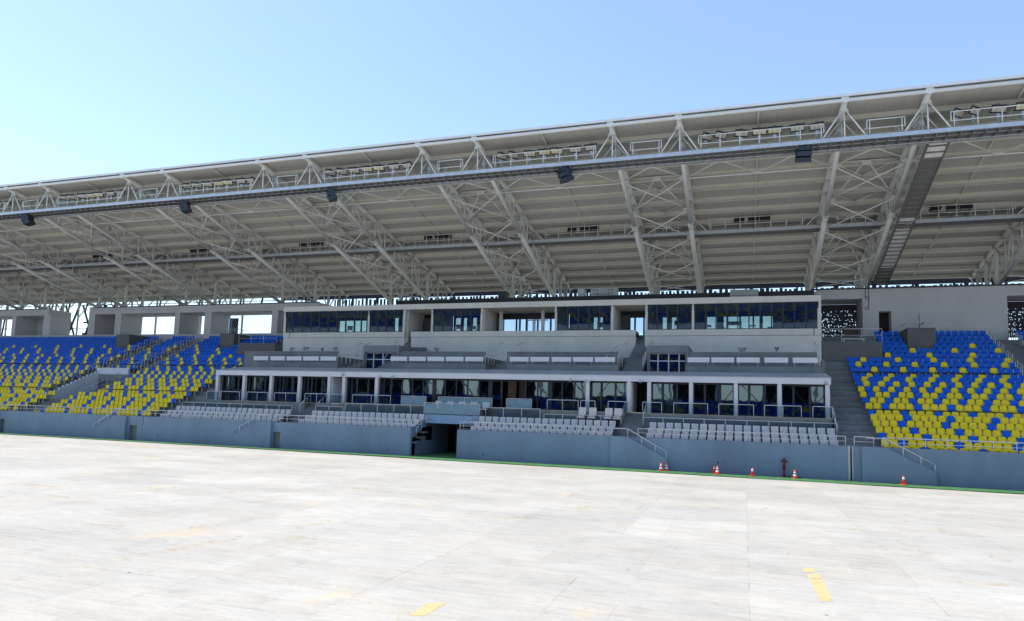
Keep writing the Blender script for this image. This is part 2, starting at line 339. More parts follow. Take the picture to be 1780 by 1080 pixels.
mb = MB(); mb.box(-63.6, -59.6, 53.44, 54.1, FZ(6), 5.73); mb.build('back_wall', M['podium'], tL)
pb = MB(); pb.box(-63.75, -59.45, 53.4, 53.6, 5.74, 6.42); pb.box(-63.75, -59.45, 53.6, 54.2, 5.745, 5.9)
tag(pb.build('parapet', M['whitewall']), 'white parapet slab above the stair pit in the left seating block', 'parapet')
# middle lower terrace
tM = thing('middle_terrace', 'grey terrace under the rows of pale covered seats in front of the lower glass box', 'terrace', (-19, 43.4, 0))
mb = MB(); tiers(mb, -43.25, -22.12, 1, 3); tiers(mb, -18.53, 5.45, 1, 3)
mb.box(-43.25, -22.12, YF(4), 46.9, 1.0, 2.45); mb.box(-18.53, 5.45, YF(4), 46.9, 1.0, 2.45)
mb.box(-22.12, -18.53, 45.92, 46.9, 2.28, 2.9)
mb.build('concrete_tiers', M['conc'], tM)
mb = MB()
for a, b in ((-43.25, -33.5), (-32.15, -22.3), (-18.3, -7.75), (-6.45, 5.2)): mb.box(a, b, 46.9, 51.0, 1.0, 3.46)
mb.box(-22.3, -18.3, 46.9, 51.0, 2.3, 3.46)
mb.box(-33.5, -32.15, 48.1, 51, 1.0, 3.455); mb.box(-7.75, -6.45, 48.1, 51, 1.0, 3.455)
mb.build('upper_deck', M['conc'], tM)
for xa, xb in ((-7.75, -6.45), (-33.5, -32.15)):
    mb = MB()
    for i in range(6): mb.box(xa, xb, 46.35+0.3*i, 46.35+0.3*(i+1)+(0 if i < 5 else 0.002), 1.4, 2.45+0.168*(i+1))
    for r in (1, 2, 3): mb.box(xa, xb, YF(r+1)-0.42, YF(r+1)-0.002, FZ(r)+0.002, FZ(r)+0.18)
    mb.build('stair_steps', M['stepc'], tM)

# ================================================================== FRONT BLUE WALL
WY0, WY1, WT = 43.4, 43.7, 1.95
segs = [(-125, -62.75, 'pale slate-blue wall at the far left end below the yellow seats'), (-62.1, -47.72, 'slate-blue wall below yellow seats between the two far left doorways'),
        (-46.9, -33.6, 'slate-blue wall under the leftmost block of pale covered seats'), (-32.9, -22.1, 'slate-blue wall just left of the dark tunnel mouth'),
        (-18.56, 5.64, 'long slate-blue wall right of the tunnel under the pale covered seats'), (5.84, 45, 'slate-blue wall below the yellow and blue seats at the right')]
for a, b, lab in segs:
    mb = MB(); mb.box(a, b, WY0, WY1, -0.04, WT)
    tag(mb.build('perimeter_wall', M['bluewall']), lab, 'wall')
# doorways in it: lintel, jamb returns, dark recess with a pale leaf
for a, b, lab in ((-62.75, -62.1, 'small dark doorway with grey leaf at the far left of the blue wall'), (-47.72, -46.9, 'small dark doorway in the blue wall beside the left stair rail'),
                  (-33.6, -32.9, 'small dark doorway in the blue wall between two blocks of pale seats')):
    t = thing('service_doorway', lab, 'doorway', (a, 43.4, 0), 'service doorways in the blue wall')
    MB().box(a, b, WY0+0.02, WY1, 1.2, WT).build('lintel', M['bluewall'], t)
    MB().box(a, b, WY1+0.8, WY1+0.9, 0, 1.2).build('recess', M['black'], t)
    q = MB(); q.box(b-0.26, b-0.04, WY0+0.28, WY0+0.33, 0.35, 1.08); q.build('door_leaf', M['ac'], t)
    q = MB(); q.box(a+0.05, b-0.3, WY0+0.35, WY0+0.4, 0.5, 0.6); q.build('door_bar', M['galv'], t)
for xa, lab in ((5.66, 'silver expansion joint strips in the blue wall right of the pale seats'), (-46.2, 'thin pale expansion joint in the blue wall at left')):
    mb = MB()
    if xa > 0: mb.box(xa-0.05, xa+0.05, WY0-0.03, WY0+0.2, -0.03, WT+0.01); mb.box(xa+0.15, xa+0.21, WY0-0.03, WY0+0.2, -0.03, WT+0.01)
    else: mb.box(xa, xa+0.05, WY0-0.02, WY0-0.002, -0.03, WT+0.005); mb.box(xa-0.06, xa-0.002, WY0-0.01, WY0-0.001, -0.03, WT+0.004, 1)
    tag(mb.build('expansion_joint', [M['silver'], M['black']]), lab, 'joint')
# drain holes
for u, v, lab in ((274, 757, 'small black drain hole low in the blue wall at left'), (675, 782, 'small black drain hole in the blue wall left of the tunnel'), (840, 790, 'small black drain hole right of the tunnel mouth'),
             (1248, 804, 'small black drain hole above the pair of cones')):
    p = P(u, v, WY0); mb = MB(); mb.tube((p.x, WY0-0.006, p.z), (p.x, WY0+0.02, p.z), 0.05, 10); tag(mb.build('drain_hole', M['black']), lab, 'drain hole', 'drain holes in the blue wall')
# stair parapets with sloping tops and their handrails
def ramp(xhi0, xhi1, xlo, lab, lab2):
    t = thing('stair_parapet', lab, 'parapet', (xhi0, 42.98, 0), 'sloping stair parapets')
    mb = MB(); mb.extr_y([(xhi0, 0.0), (xlo, 0.0), (xlo, 0.72), (xhi1, WT), (xhi0, WT)] if xlo > xhi0 else [(xlo, 0.0), (xhi0, 0.0), (xhi0, WT), (xhi1, WT), (xlo, 0.72)], 43.16, 43.398)
    mb.build('parapet_face', M['bluewall'], t)
    r = thing('handrail', lab2, 'handrail', (xhi1, 43.2, WT), 'handrails on the stair parapets')
    s = 1 if xlo > xhi0 else -1; y = 43.22
    hp = [(xhi1-s*1.0, WT+0.5), (xhi1, WT+0.5), (xlo-s*0.05, 0.72+0.42)]
    q = MB(); q.tube((hp[0][0], y, hp[0][1]), (hp[1][0], y, hp[1][1]), 0.028); q.tube((hp[1][0], y, hp[1][1]), (hp[2][0], y, hp[2][1]), 0.028); q.build('top_rail', M['rail'], r)
    for f in (0.0, 0.36, 0.72, 1.0):
        x = xhi1+(hp[2][0]-xhi1)*f; zt = hp[1][1]+(hp[2][1]-hp[1][1])*f; zb = WT+(0.72-WT)*f
        MB().tube((x, y, zb), (x, y, zt), 0.022).build('post', M['rail'], r)
ramp(-7.97, -6.9, -4.47, 'pale blue stair parapet sloping down right to two striped cones', 'steel handrail sloping down to the two striped cones')
ramp(6.3, 7.5, 9.93, 'pale blue stair parapet sloping down right below the yellow seats', 'steel handrail sloping down right below the yellow seats')
ramp(-47.9, -49.0, -51.5, 'pale blue stair parapet sloping down left at the far left doorway', 'thin handrail sloping down left at the far left stair')
ramp(-33.65, -34.8, -37.26, 'pale blue stair parapet sloping down left under the leftmost pale seats', 'thin handrail sloping down left under the leftmost pale seats')
# tunnel
t = thing('tunnel_mouth', 'dark players tunnel with blue side walls cut through the front wall', 'tunnel', (-20.3, 43.4, 0))
mb = MB(); mb.box(-22.35, -22.12, 43.702, 50, 0, 2.0); mb.box(-22.30, -22.125, 45.3, 50, 2.0, 2.28); mb.build('side_wall', M['bluewall'], t)
MB().box(-18.55, -18.3, 43.702, 50, 0, 2.0).build('side_wall', M['bluewall'], t)
mb = MB(); mb.box(-22.6, -17.9, 45.7, 45.92, 2.26, 2.88); mb.build('blue_lintel', M['bluelite'], t)
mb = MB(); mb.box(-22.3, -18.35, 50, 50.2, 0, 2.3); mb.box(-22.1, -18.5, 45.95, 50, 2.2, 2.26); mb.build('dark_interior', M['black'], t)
mb = MB(); mb.box(-20.9, -19.9, 48.6, 48.66, 0, 2.1); mb.box(-20.0, -19.92, 48.55, 48.6, 0, 2.1); mb.build('inner_door', M['dark'], t)
mb = MB()
for i, (y, z) in enumerate(((43.72, 0.98), (44.3, 1.3), (44.9, 1.65))): mb.box(-22.11, -21.75, y, y+0.7, z-0.12, z)
mb.build('side_step', M['podium'], t)

# ================================================================== SEATS
def seat_mb(w=0.40, hb=0.80, mi=0, bracket=True, grey=False, rnd=0.07):
    b = MB()
    if not grey:
        # moulded shell: back (5 columns x 4 rows, two skins) and pan
        cols = [-0.5, -0.36, 0, 0.36, 0.5]; rows = [(0.40, 0.0, 0.86), (0.47, 0.015, 0.95), (0.68, 0.04, 1.0), (0.76, 0.05, 0.93), (0.80, 0.055, 0.72)]
        fr, bkv = [], []
        for (z, y, k) in rows:
            for c in cols:
                x = c*w*k; dy = -0.035*(2*c)**2
                fr.append((x, y+dy-0.04, z-(0.012 if abs(c) == .5 else 0))); bkv.append((x*1.02, y+dy-0.005, z-(0.012 if abs(c) == .5 else 0)))
        n = len(fr); f = []
        for i in range(4):
            for j in range(4):
                a = i*5+j; f.append((a, a+1, a+6, a+5)); f.append((n+a, n+a+5, n+a+6, n+a+1))
        for i in range(4): f.append((i*5, i*5+5, n+i*5+5, n+i*5)); f.append((i*5+4, n+i*5+4, n+i*5+9, i*5+9))
        for j in range(4): f.append((20+j, 21+j, n+21+j, n+20+j))
        b.add(fr+bkv, f, mi, True)
        b.extr_x([(-0.40, 0.39), (-0.42, 0.425), (-0.38, 0.445), (-0.12, 0.415), (-0.02, 0.43), (-0.02, 0.39)], -w*0.46, w*0.46, mi)
        b.box(-0.05, 0.05, -0.2, -0.12, 0.02, 0.39, 2)
        if bracket: b.box(w*0.52, w*0.52+0.022, -0.13, -0.05, 0.50, 0.60, 2)
    else:
        b.extr_x([(-0.06, 0.42), (-0.02, 0.40), (0.06, 0.84), (0.09, 0.93), (0.13, 0.945), (0.16, 0.92), (0.07, 0.40)], -w*0.42, w*0.42, 0)
        b.extr_x([(-0.44, 0.38), (-0.47, 0.43), (-0.42, 0.47), (-0.1, 0.45), (-0.02, 0.38)], -w*0.43, w*0.43, 0)
        b.box(w*0.44, w*0.49, -0.3, 0.0, 0.46, 0.56, 1); b.box(-0.06, 0.06, -0.22, -0.12, 0.02, 0.38, 1)
    return b
me_b = seat_mb(mi=0).mesh('seat_blue', [M['seatblue'], M['seatyel'], M['bracket']])
me_y = seat_mb(mi=1).mesh('seat_yellow', [M['seatblue'], M['seatyel'], M['bracket']])
PAT = {1: ('b', 6, 4), 2: ('b', 6, 2), 3: ('b', 5, 0), 4: ('b', 5, 4), 5: ('b', 5, 3), 6: ('b', 5, 4), 7: ('b', 4, 0), 8: ('b', 4, 2), 9: ('b', 3, 0), 10: ('b', 3, 1), 11: ('y', 2, 0), 12: ('y', 2, 1),
       13: ('y', 3, 1), 14: ('y', 3, 2), 15: ('y', 4, 3), 16: ('y', 4, 1), 17: ('y', 5, 2), 18: ('y', 6, 0), 19: ('y', 6, 4), 20: ('y', 8, 2)}
def colour(r, i):
    if r not in PAT: return 'b'
    c, p, k = PAT[r]; hit = (i-k) % p == 0
    return c if hit else ('y' if c == 'b' else 'b')
PITCH = 0.464
allseats = []   # (x,y,z,colour,row,idx,block)
def block(nm, r, x0, x1, phase=0, excl=None):
    n = int(round((x1-x0)/PITCH))
    for i in range(n):
        x = x0+(i+0.5)*PITCH
        if excl and excl[0] < x < excl[1]: continue
        c = colour(r, i+phase) if not (nm == 'R' and r == 20) else ('y' if i == 18-5 else 'b')
        allseats.append((x, YR(r), FZ(r), c, r, i, nm))
for r in range(1, 24):
    if r <= 17: block('R', r, 7.50-(r > 8)*0.08, 17.92)
    else: block('R', r, 10.14, 17.92, 6, (12.0, 14.08) if r >= 20 else None)
    block('R2', r, 19.95, 33, 3) if r >= 13 else block('R2', r, 18.0 if False else 19.0, 33, 3)
    if r <= 6: block('C', r, -59.5+0.0, -46.85 if r > 1 else -46.9, 2)
    elif r <= 12: block('C', r, -58.1, -46.85, 1)
    elif r <= 16: block('C', r, -57.9, -46.9 if r > 13 else -46.9, 1)
    elif r == 17: block('C', r, -57.9, -47.9, 1)
    else: block('C', r, -57.85, -50.0 if r < 21 else -47.6, 1, (-54.2, -52.25) if r >= 20 else None)
    if r >= 13: block('D', r, -63.2, -59.85, 4)
    if r <= 6: block('A', r, -100.5, -62.6 if r > 2 else -64.0, 5)
    else: block('A', r, -100.5, -65.15, 2, (-69.1, -67.0) if r >= 20 else None)
allseats.append((-62.9, YR(2), FZ(2), 'y', 2, 0, 'A'))
def inframe(s):
    u, v, z = pix((s[0], s[1], s[2]+0.6)); return -5 < u < 1785
vis = sorted([s for s in allseats if inframe(s) and s[6] == 'R'], key=lambda s: depth(s[:3]))[:300]
vset = set(id(s) for s in vis)
miss = 0
for s in vis:
    x, y, z, c, r, i, nm = s
    o = bpy.data.objects.new('stadium_seat', me_b if c == 'b' else me_y); C.objects.link(o)
    o.location = (x, y, z); o.rotation_euler = (0, 0, random.uniform(-0.03, 0.03)); o.scale = (1, 1, 1+random.uniform(-0.012, 0.012))
    n = i+1 if r <= 17 else i+7
    tag(o, '%s seat, %s from the grey steps in the %s row up' % ('blue' if c == 'b' else 'yellow', ordw(n), ordw(r)), 'seat', 'blue and yellow seats at the right')
# the remaining hundreds as one object
st = MB(); protos = {'b': seat_mb(mi=0, bracket=False), 'y': seat_mb(mi=1, bracket=False)}
protosb = {'b': seat_mb(mi=0), 'y': seat_mb(mi=1)}
V, F, MI, SMO = [], [], [], []
for s in allseats:
    if id(s) in vset: continue
    x, y, z, c, r, i, nm = s
    pr = (protosb if nm[0] == 'R' else protos)[c]; a = random.uniform(-0.03, 0.03); ca, sa = math.cos(a), math.sin(a); o = len(V)
    V += [(x+p[0]*ca-p[1]*sa, y+p[0]*sa+p[1]*ca, z+p[2]) for p in pr.v]
    F += [[o+k for k in f] for f in pr.f]; MI += pr.m; SMO += pr.sm
st.v, st.f, st.m, st.sm = V, F, MI, SMO
tag(st.build('stadium_seats', [M['seatblue'], M['seatyel'], M['bracket']]), 'banked rows of small blue and yellow seats filling the far left stand and upper right', 'seats', kind='stuff')
# pale covered seats of the middle blocks
me_g = seat_mb(0.50, grey=True).mesh('covered_seat', [M['seatgrey'], M['dark']])
me_g2 = seat_mb(0.50, grey=True).mesh('covered_seat_beige', [M['seatbeige'], M['dark']])
GB = [(-45.25, -33.75, 22, 'leftmost block'), (-31.85, -22.15, 19, 'block left of the tunnel'), (-17.9, -8.05, 19, 'block right of the tunnel'), (-5.9, 5.25, 21, 'rightmost block above the cones')]
RN = {1: 'front', 2: 'middle', 3: 'back'}
for a, b, n, lab in GB:
    for r in (1, 2, 3):
        for i in range(n):
            x = a+(i+0.5)*(b-a)/n
            o = bpy.data.objects.new('covered_seat', me_g2 if random.random() < 0.08 else me_g); C.objects.link(o)
            o.location = (x, YR(r)+(0.06 if r == 1 else -0.06), FZ(r)+0.0); o.rotation_euler = (random.uniform(-0.03, 0.03), 0, random.uniform(-0.06, 0.06))
            tag(o, 'pale covered seat, %s in the %s row, %s' % (ordw(i+1), RN[r], lab), 'seat', 'pale covered seats in front of the lower glass box')
for i in range(5):
    u = [876, 943, 906, 1010, 1010][0]; x = -21.7+0.95*i
    o = bpy.data.objects.new('covered_seat', me_g); C.objects.link(o); o.location = (x, 46.95, 2.92)
    o.scale = (1.25, 1.1, 1.05)
    tag(o, 'pale covered armchair behind the aqua glass over the tunnel, %s from left' % ordw(i+1), 'seat', 'armchairs on the balcony over the tunnel')
for j, (u, v) in enumerate(((1012, 715), (1030, 716), (1058, 716), (1074, 717))):
    x = UX(u, v, 46.75); o = bpy.data.objects.new('covered_seat', me_g2); C.objects.link(o); o.location = (x, 46.75, 2.46); o.scale = (1.2, 1.2, 1.35)
    tag(o, 'tall beige armchair, %s from the left before the glass box right of centre' % ordw(j+1), 'seat', 'tall beige armchairs')

# ================================================================== LOWER GLASS BOX
vb = thing('hospitality_box', 'long low glass-fronted box with pale grey-blue roof slab and slim columns', 'building', (-19, 47.8, 3.46))
mb = MB(); mb.box(-43.15, 5.25, 47.62, 47.95, 5.62, 6.02); mb.box(-43.15, -42.9, 47.955, 50.7, 5.62, 6.0); mb.box(5.0, 5.25, 47.955, 50.7, 5.62, 6.0); mb.build('roof_beam', M['beam'], vb)
mb = MB(); mb.extr_x([(47.60, 6.024), (47.60, 6.06), (50.85, 6.52), (50.85, 6.35), (47.96, 6.0)], -43.18, 5.28); mb.build('roof_slab', M['membrane'], vb)
cols = [-43.0, -40.2, -37.45, -34.65, -31.8, -30.42, -27.45, -10.5, -7.58, -6.18, -3.38, -0.5, 2.2, 5.05]
for x in cols:
    MB().box(x-0.13, x+0.13, 47.66, 47.92, 3.462, 5.62).build('column', M['beam'], vb)
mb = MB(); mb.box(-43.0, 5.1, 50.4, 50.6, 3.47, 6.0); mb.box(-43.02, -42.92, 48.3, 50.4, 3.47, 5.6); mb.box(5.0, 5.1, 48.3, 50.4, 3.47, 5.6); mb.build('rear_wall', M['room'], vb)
mb = MB(); mb.box(-31.72, -31.6, 47.93, 50.3, 3.47, 5.6); mb.box(-30.6, -30.5, 47.93, 50.3, 3.47, 5.6); mb.box(-31.6, -30.6, 49.2, 49.3, 3.47, 5.6)
mb.build('recess_wall', M['whitewall'], vb)
mb = MB(); mb.box(-7.5, -7.38, 47.93, 50.3, 3.47, 5.6); mb.build('recess_wall', M['beige'], vb)
mb = MB(); mb.box(-16.75, -16.1, 48.5, 48.56, 3.48, 5.55); mb.box(-16.0, -15.35, 48.9, 48.96, 3.48, 5.55); mb.build('open_door', M['brown'], vb)
fm = MB(); YG = 48.25
spans = [(a+0.13, b-0.13) for a, b in zip(cols[:-1], cols[1:])]
for (a, b) in spans:
    if abs(a+31.67) < 0.1 or abs(a+7.45) < 0.1: continue
    n = 3 if b-a < 4 else 18
    fm.box(a, b, YG-0.04, YG+0.04, 5.50, 5.61); fm.box(a, b, YG-0.04, YG+0.04, 3.465, 3.53)
    for i in range(n+1):
        x = a+(b-a)*i/n; w = 0.07 if n == 3 else (0.16 if i in (0, 5, 10, 12, 15, 18) else 0.05)
        if n == 3 and i in (1,): x -= 0.12
        if abs(x+16.05) < 0.4: continue
        fm.box(x-w, x+w, YG-0.05, YG+0.05, 3.53, 5.50)
        if i < n:
            x2 = a+(b-a)*(i+1)/n
            if n == 18 and x < -15.5 and x2 > -16.75: continue
            pa = MB(); pa.box(x+0.02, x2-0.02, YG-0.006, YG+0.006, 3.52, 5.51)
            ob = pa.build('glass_pane', M['vip'], vb); 
fm.build('window_frame', M['dark'], vb)
for i in range(7):
    u, v, lab = ((597, 650, ''), (661, 655, ''), (683, 655, ''), (992, 660, ''), (1018, 662, ''), (1113, 662, ''), (1435, 665, ''))[i]
    p = P(u, v, 47.58); t = thing('wall_lamp', 'small grey lamp on the lower box fascia, %s from the left' % ordw(i+1), 'lamp', (p.x, 47.6, p.z), 'small lamps on the fascia')
    MB().tube((p.x, 47.62, p.z+0.1), (p.x, 47.5, p.z+0.02), 0.03).build('bracket', M['galv'], t)
    MB().tube((p.x, 47.5, p.z+0.02), (p.x, 47.44, p.z-0.12), 0.05, r2=0.11).build('lamp_shade', M['galv'], t)

# ================================================================== RAILS
def railing(name, lab, p, q, h, spacing, parent_group, glass=None, mid=True, r=0.022, toprad=0.026, mat='rail', cat='railing'):
    p, q = Vector(p), Vector(q); t = thing(name, lab, cat, tuple(p), parent_group)
    L = (q-p).length; n = max(1, round(L/spacing)); H = Vector((0, 0, h))
    MB().tube(p+H, q+H, toprad).build('top_rail', M[mat], t)
    if mid: MB().tube(p+H*0.5, q+H*0.5, r*0.75, 6).build('mid_rail', M[mat], t)
    me = MB().tube((0, 0, 0), (0, 0, h), r, 6).mesh('post', M[mat])
    for i in range(n+1):
        o = bpy.data.objects.new('post', me); C.objects.link(o); o.parent = t; o.location = (p+(q-p)*i/n)-t.location
    if glass:
        for i in range(n):
            a, b = p+(q-p)*(i+0.04)/n, p+(q-p)*(i+0.96)/n
            g_ = MB(); g_.add([a+H*0.08, b+H*0.08, b+H*0.93, a+H*0.93], [(0, 1, 2, 3)]); g_.build('glass_panel', M[glass], t)
    return t
y = 43.5
for a, b, lab in ((-124, -64.2, 'far left wall-top guardrail in front of yellow seats'), (-63.0, -52.0, 'wall-top guardrail in front of yellow seats left of the first stair'),
                  (-51.6, -46.6, 'wall-top guardrail above the first doorway at left'), (-46.2, -33.9, 'wall-top guardrail before the leftmost pale seats'), (-33.5, -22.3, 'wall-top guardrail before the pale seats left of the tunnel'),
                  (-18.4, -8.0, 'wall-top guardrail right of the tunnel before pale seats'), (-6.3, 5.5, 'wall-top guardrail before the rightmost pale seats'), (5.95, 6.95, 'short guardrail piece beside the silver joint'),
                  (7.4, 34, 'wall-top guardrail in front of the right yellow seats')):
    railing('guardrail', lab, (a, y, WT), (b, y, WT), 0.54, 1.05, 'guardrails along the wall top')
# terrace balustrade behind the pale seats
for a, b, z, h, lab, gl in ((-45.4, -34.3, 2.45, 0.75, 'glass balustrade behind the leftmost pale seats', 'bal'), (-32.1, -29.6, 2.45, 0.78, 'short glass balustrade right of the left stair', 'bal'),
                        (-29.4, -22.3, 2.45, 1.07, 'taller glass balustrade behind the seats left of the tunnel', 'bal'), (-17.7, -13.6, 2.45, 1.07, 'taller glass balustrade right of the aqua balcony', 'bal'),
                        (-13.3, -7.9, 2.45, 0.73, 'low glass balustrade before the tall beige chairs', 'bal'), (-6.4, 5.45, 2.45, 0.73, 'glass balustrade behind the rightmost pale seats', 'bal')):
    railing('balustrade', lab, (a, 46.45, z), (b, 46.45, z), h, 1.3, 'glass balustrades behind the pale seats', gl, False)
railing('balcony_balustrade', 'aqua glass balustrade of the balcony over the tunnel', (-22.3, 45.8, 2.88), (-17.9, 45.8, 2.88), 0.85, 1.1, None, 'frost', False)
railing('balustrade', 'sloping end rail of glass at the right end of the terrace', (5.35, 46.2, 2.4), (5.35, 47.5, 3.4), 0.72, 0.7, 'glass balustrades behind the pale seats', 'bal', False)
# deck-edge glass panels
A = [(358, 380), (383, 415), (428, 464), (476, 515), (529, 570), (572, 596), (612, 678), (951, 1005), (1009, 1034), (1057, 1094), (1117, 1150), (1171, 1230), (1249.5, 1310), (1329, 1393), (1413, 1447)]
for i, (ua, ub) in enumerate(A):
    xa, xb = UX(ua, 700+ua*0.01, 47.05), UX(ub, 700+ub*0.01, 47.05)
    railing('deck_balustrade', 'clear glass panel rail on the deck edge, %s from the left' % ordw(i+1), (xa, 47.05, 3.46), (xb, 47.05, 3.46), 0.74, 1.35, 'clear panel rails along the deck edge', 'bal', False)
for j, (ua, ub) in enumerate(((697, 740), (761, 855), (880, 924))):
    xa, xb = UX(ua, 706, 47.05), UX(ub, 706, 47.05)
    railing('aqua_balustrade', '%s aqua glass rail on the deck before the dark centre glazing' % ('left', 'middle', 'right')[j], (xa, 47.05, 3.46), (xb, 47.05, 3.46), 0.74, 1.0, 'aqua glass rails on the deck', 'frost', False)
# stair handrails either side of lower stairs
for xa, lab in ((-7.85, 'slanted handrail left of the middle stair up to the deck'), (-6.4, 'slanted handrail right of the middle stair up to the deck'), (-33.6, 'slanted handrail left of the left stair up to the deck'), (-32.1, 'slanted handrail right of the left stair up to the deck')):
    railing('stair_rail', lab, (xa, 46.5, 2.5), (xa, 47.9, 3.4), 0.8, 0.5, 'handrails of the lower stairs', None, False)
railing('stair_rail', 'slanted handrail beside the tunnel steps at left', (-21.9, 43.9, 1.3), (-21.9, 45.5, 2.2), 0.6, 0.8, 'handrails of the lower stairs', None, False)
railing('stair_rail', 'dark slanted handrail right of the aqua balcony', (-18.3, 43.9, 1.95), (-18.0, 45.6, 2.5), 0.55, 0.9, 'handrails of the lower stairs', None, False)
# aisle rails: single upright posts beside each step with short caps
def aisle(name, lab, x, r0, r1, h=0.95):
    t = thing(name, lab, 'railing', (x, YF(r0), FZ(r0)), 'post rails along the seating aisles')
    me = MB().tube((0, 0, 0), (0, 0, h), 0.022, 6).mesh('post', M['rail'])
    for r in range(r0, r1+1):
        o = bpy.data.objects.new('post', me); C.objects.link(o); o.parent = t; o.location = Vector((x, YF(r)+0.15, FZ(r)))-t.location
        if r % 1 == 0:
            o = bpy.data.objects.new('post', me); C.objects.link(o); o.parent = t; o.location = Vector((x, YF(r)+0.55, FZ(r)))-t.location
    for r in range(r0, r1, 2):
        a = Vector((x, YF(r)+0.15, FZ(r)+h)); b = Vector((x, YF(r+1)+0.55, FZ(r+1)+h)); MB().tube(a, b, 0.024, 6).build('top_rail', M['rail'], t)
aisle('aisle_rail', 'row of upright rail posts left of the far right aisle steps', 18.02, 15, 23)
aisle('aisle_rail', 'row of upright rail posts right of the far right aisle steps', 19.72, 15, 23)
aisle('aisle_rail', 'upright rail posts on the left side of the leftmost aisle', -65.05, 13, 23)
aisle('aisle_rail', 'upright rail posts on the right side of the leftmost aisle', -63.3, 14, 23)
aisle('aisle_rail', 'upright rail posts left of the aisle beside the narrow seat block', -59.8, 14, 23)
aisle('aisle_rail', 'upright rail posts right of the aisle beside the narrow seat block', -58.0, 13, 22)
railing('stair_rail', 'handrail sloping up beside the yellow seats at the far left stair', (-65.1, YF(7), FZ(7)), (-65.1, YF(12), FZ(12)), 0.85, 1.0, 'rails of the left entrance pit', None, False)
railing('stair_rail', 'dark handrail inside the entrance pit below the white parapet', (-60.9, 49.4, FZ(6)), (-60.4, 53.3, FZ(6)+1.9), 0.95, 1.6, 'rails of the left entrance pit')

# ================================================================== UPPER MIDDLE: MEDIA TIERS
mt = thing('media_terrace', 'two dark grey tiers with writing desks between the two glass boxes', 'terrace', (-19, 50.9, 6.5))
mb = MB()
for ua, ub in ((425, 586), (680, 843.6), (881, 1074), (1191, 1429)):
    xa, xb = UX(ua, 640, 50.9), UX(ub, 640, 50.9); xb = min(xb, 5.2)
    mb.box(xa, xb, 50.9, 53.1, 6.0, 6.97)
    xb2 = min(UX(ub, 620, 53.1)+0.0, 4.95)
    mb.box(UX(ua, 620, 53.1), xb2, 53.1, 53.3, 6.0, 8.16); mb.box(UX(ua, 620, 53.1), xb2, 53.3, 57.9, 6.0, 7.7)
mb.build('tier', M['conc'], mt)
mb = MB(); mb.box(-44.0, 5.3, 50.9, 58.0, 5.6, 6.46)
mb.box(UX(1429, 620, 53.1), 5.45, 53.1, 57.9, 6.0, 7.6)
mb.build('walkway', M['conc'], mt)
def stairs(xa, xb, y0, y1, z0, z1, n, extra=None):
    q = MB()
    for i in range(n):
        ya, yb = y0+(y1-y0)*i/n, y0+(y1-y0)*(i+1)/n
        q.box(xa, xb, ya, yb, z0-0.8, z0+(z1-z0)*(i+1)/n)
    return q
stairs(-8.7, -7.25, 51.2, 57.6, 6.4, 8.9, 14).build('stair_flight', M['stepc'], mt)
stairs(-8.69, -7.92, 57.6, 60.0, 8.9, 10.2, 7).build('stair_flight', M['stepc'], mt)
stairs(-10.0, -8.71, 52.2, 57.6, 6.4, 8.0, 6).build('stair_flight', M['conc'], mt)
stairs(UX(651, 640, 51), UX(680, 640, 51), 51.2, 57.6, 6.4, 8.9, 14).build('stair_flight', M['stepc'], mt)
stairs(-30.6, -29.92, 57.6, 60.0, 8.9, 10.2, 7).build('stair_flight', M['stepc'], mt)
stairs(UX(846, 640, 51), UX(879, 640, 51), 51.4, 57.8, 6.4, 8.0, 7).build('stair_flight', M['conc'], mt)
stairs(UX(588, 640, 51), UX(612, 640, 51), 51.4, 57.8, 6.4, 8.0, 7).build('stair_flight', M['conc'], mt)
# desks
DU = [(441, 466), (470, 495), (498, 524), (527, 554), (557, 584), (632, 632), (679, 707.6), (711, 740), (743, 772), (775, 805.6), (808.7, 840), (886, 919), (922, 954.5), (959, 993), (996, 1030.7), (1034, 1069),
      (1195, 1233), (1236.5, 1276), (1280.5, 1320.6), (1328.7, 1370), (1378, 1421)]
DU = [d for d in DU if d[1]-d[0] > 5]
for i, (ua, ub) in enumerate(DU):
    xa, xb = UX(ua, 627, 51.3), UX(ub, 627, 51.3); grp, k = divmod(i, 5)
    t = thing('media_desk', 'white-fronted writing desk, %s from the left in the %s' % (ordw(k+1), ('far left group', 'left centre group', 'right centre group', 'right-hand group')[grp]), 'desk', (xa, 51.3, 6.97), 'white-fronted media desks')
    zt = UZ((ua+ub)/2, 619.6+(ua-441)*0.0025, 51.3)
    MB().box(xa, xb, 51.28, 51.31, zt-0.36, zt).build('front_panel', M['desk'], t)
    MB().box(xa, xb, 51.315, 51.8, zt-0.05, zt-0.02).build('desk_top', M['desk'], t)
    for x in (xa+0.12, xb-0.12): MB().tube((x, 51.4, 6.96), (x, 51.4, zt-0.05), 0.025, 6).build('leg', M['rail'], t)
# short end rails of the tiers
for j, (u, lab) in enumerate(((604, 'left end of the second desk group'), (588, 'right end of the first desk group'), (845, 'right end of the second desk group'), (880, 'left end of the third desk group'), (1075, 'right end of the third desk group'), (1426, 'right end of the fourth desk group'))):
    x = UX(u, 636, 51.2); railing('end_rail', 'short steel rail at the %s' % lab, (x, 51.0, 6.95), (x, 53.0, 6.97), 0.8, 0.7, 'short end rails of the desk tiers', None, False)
    railing('end_rail', 'upper short steel rail behind the %s' % lab, (x, 53.2, 7.7), (x, 55.0, 8.2), 0.9, 0.8, 'short end rails of the desk tiers', None, False)
M['lobby'] = nmat('lobby_concrete', (0.24, 0.24, 0.235), 0.85, nscale=1.2, namt=0.15)
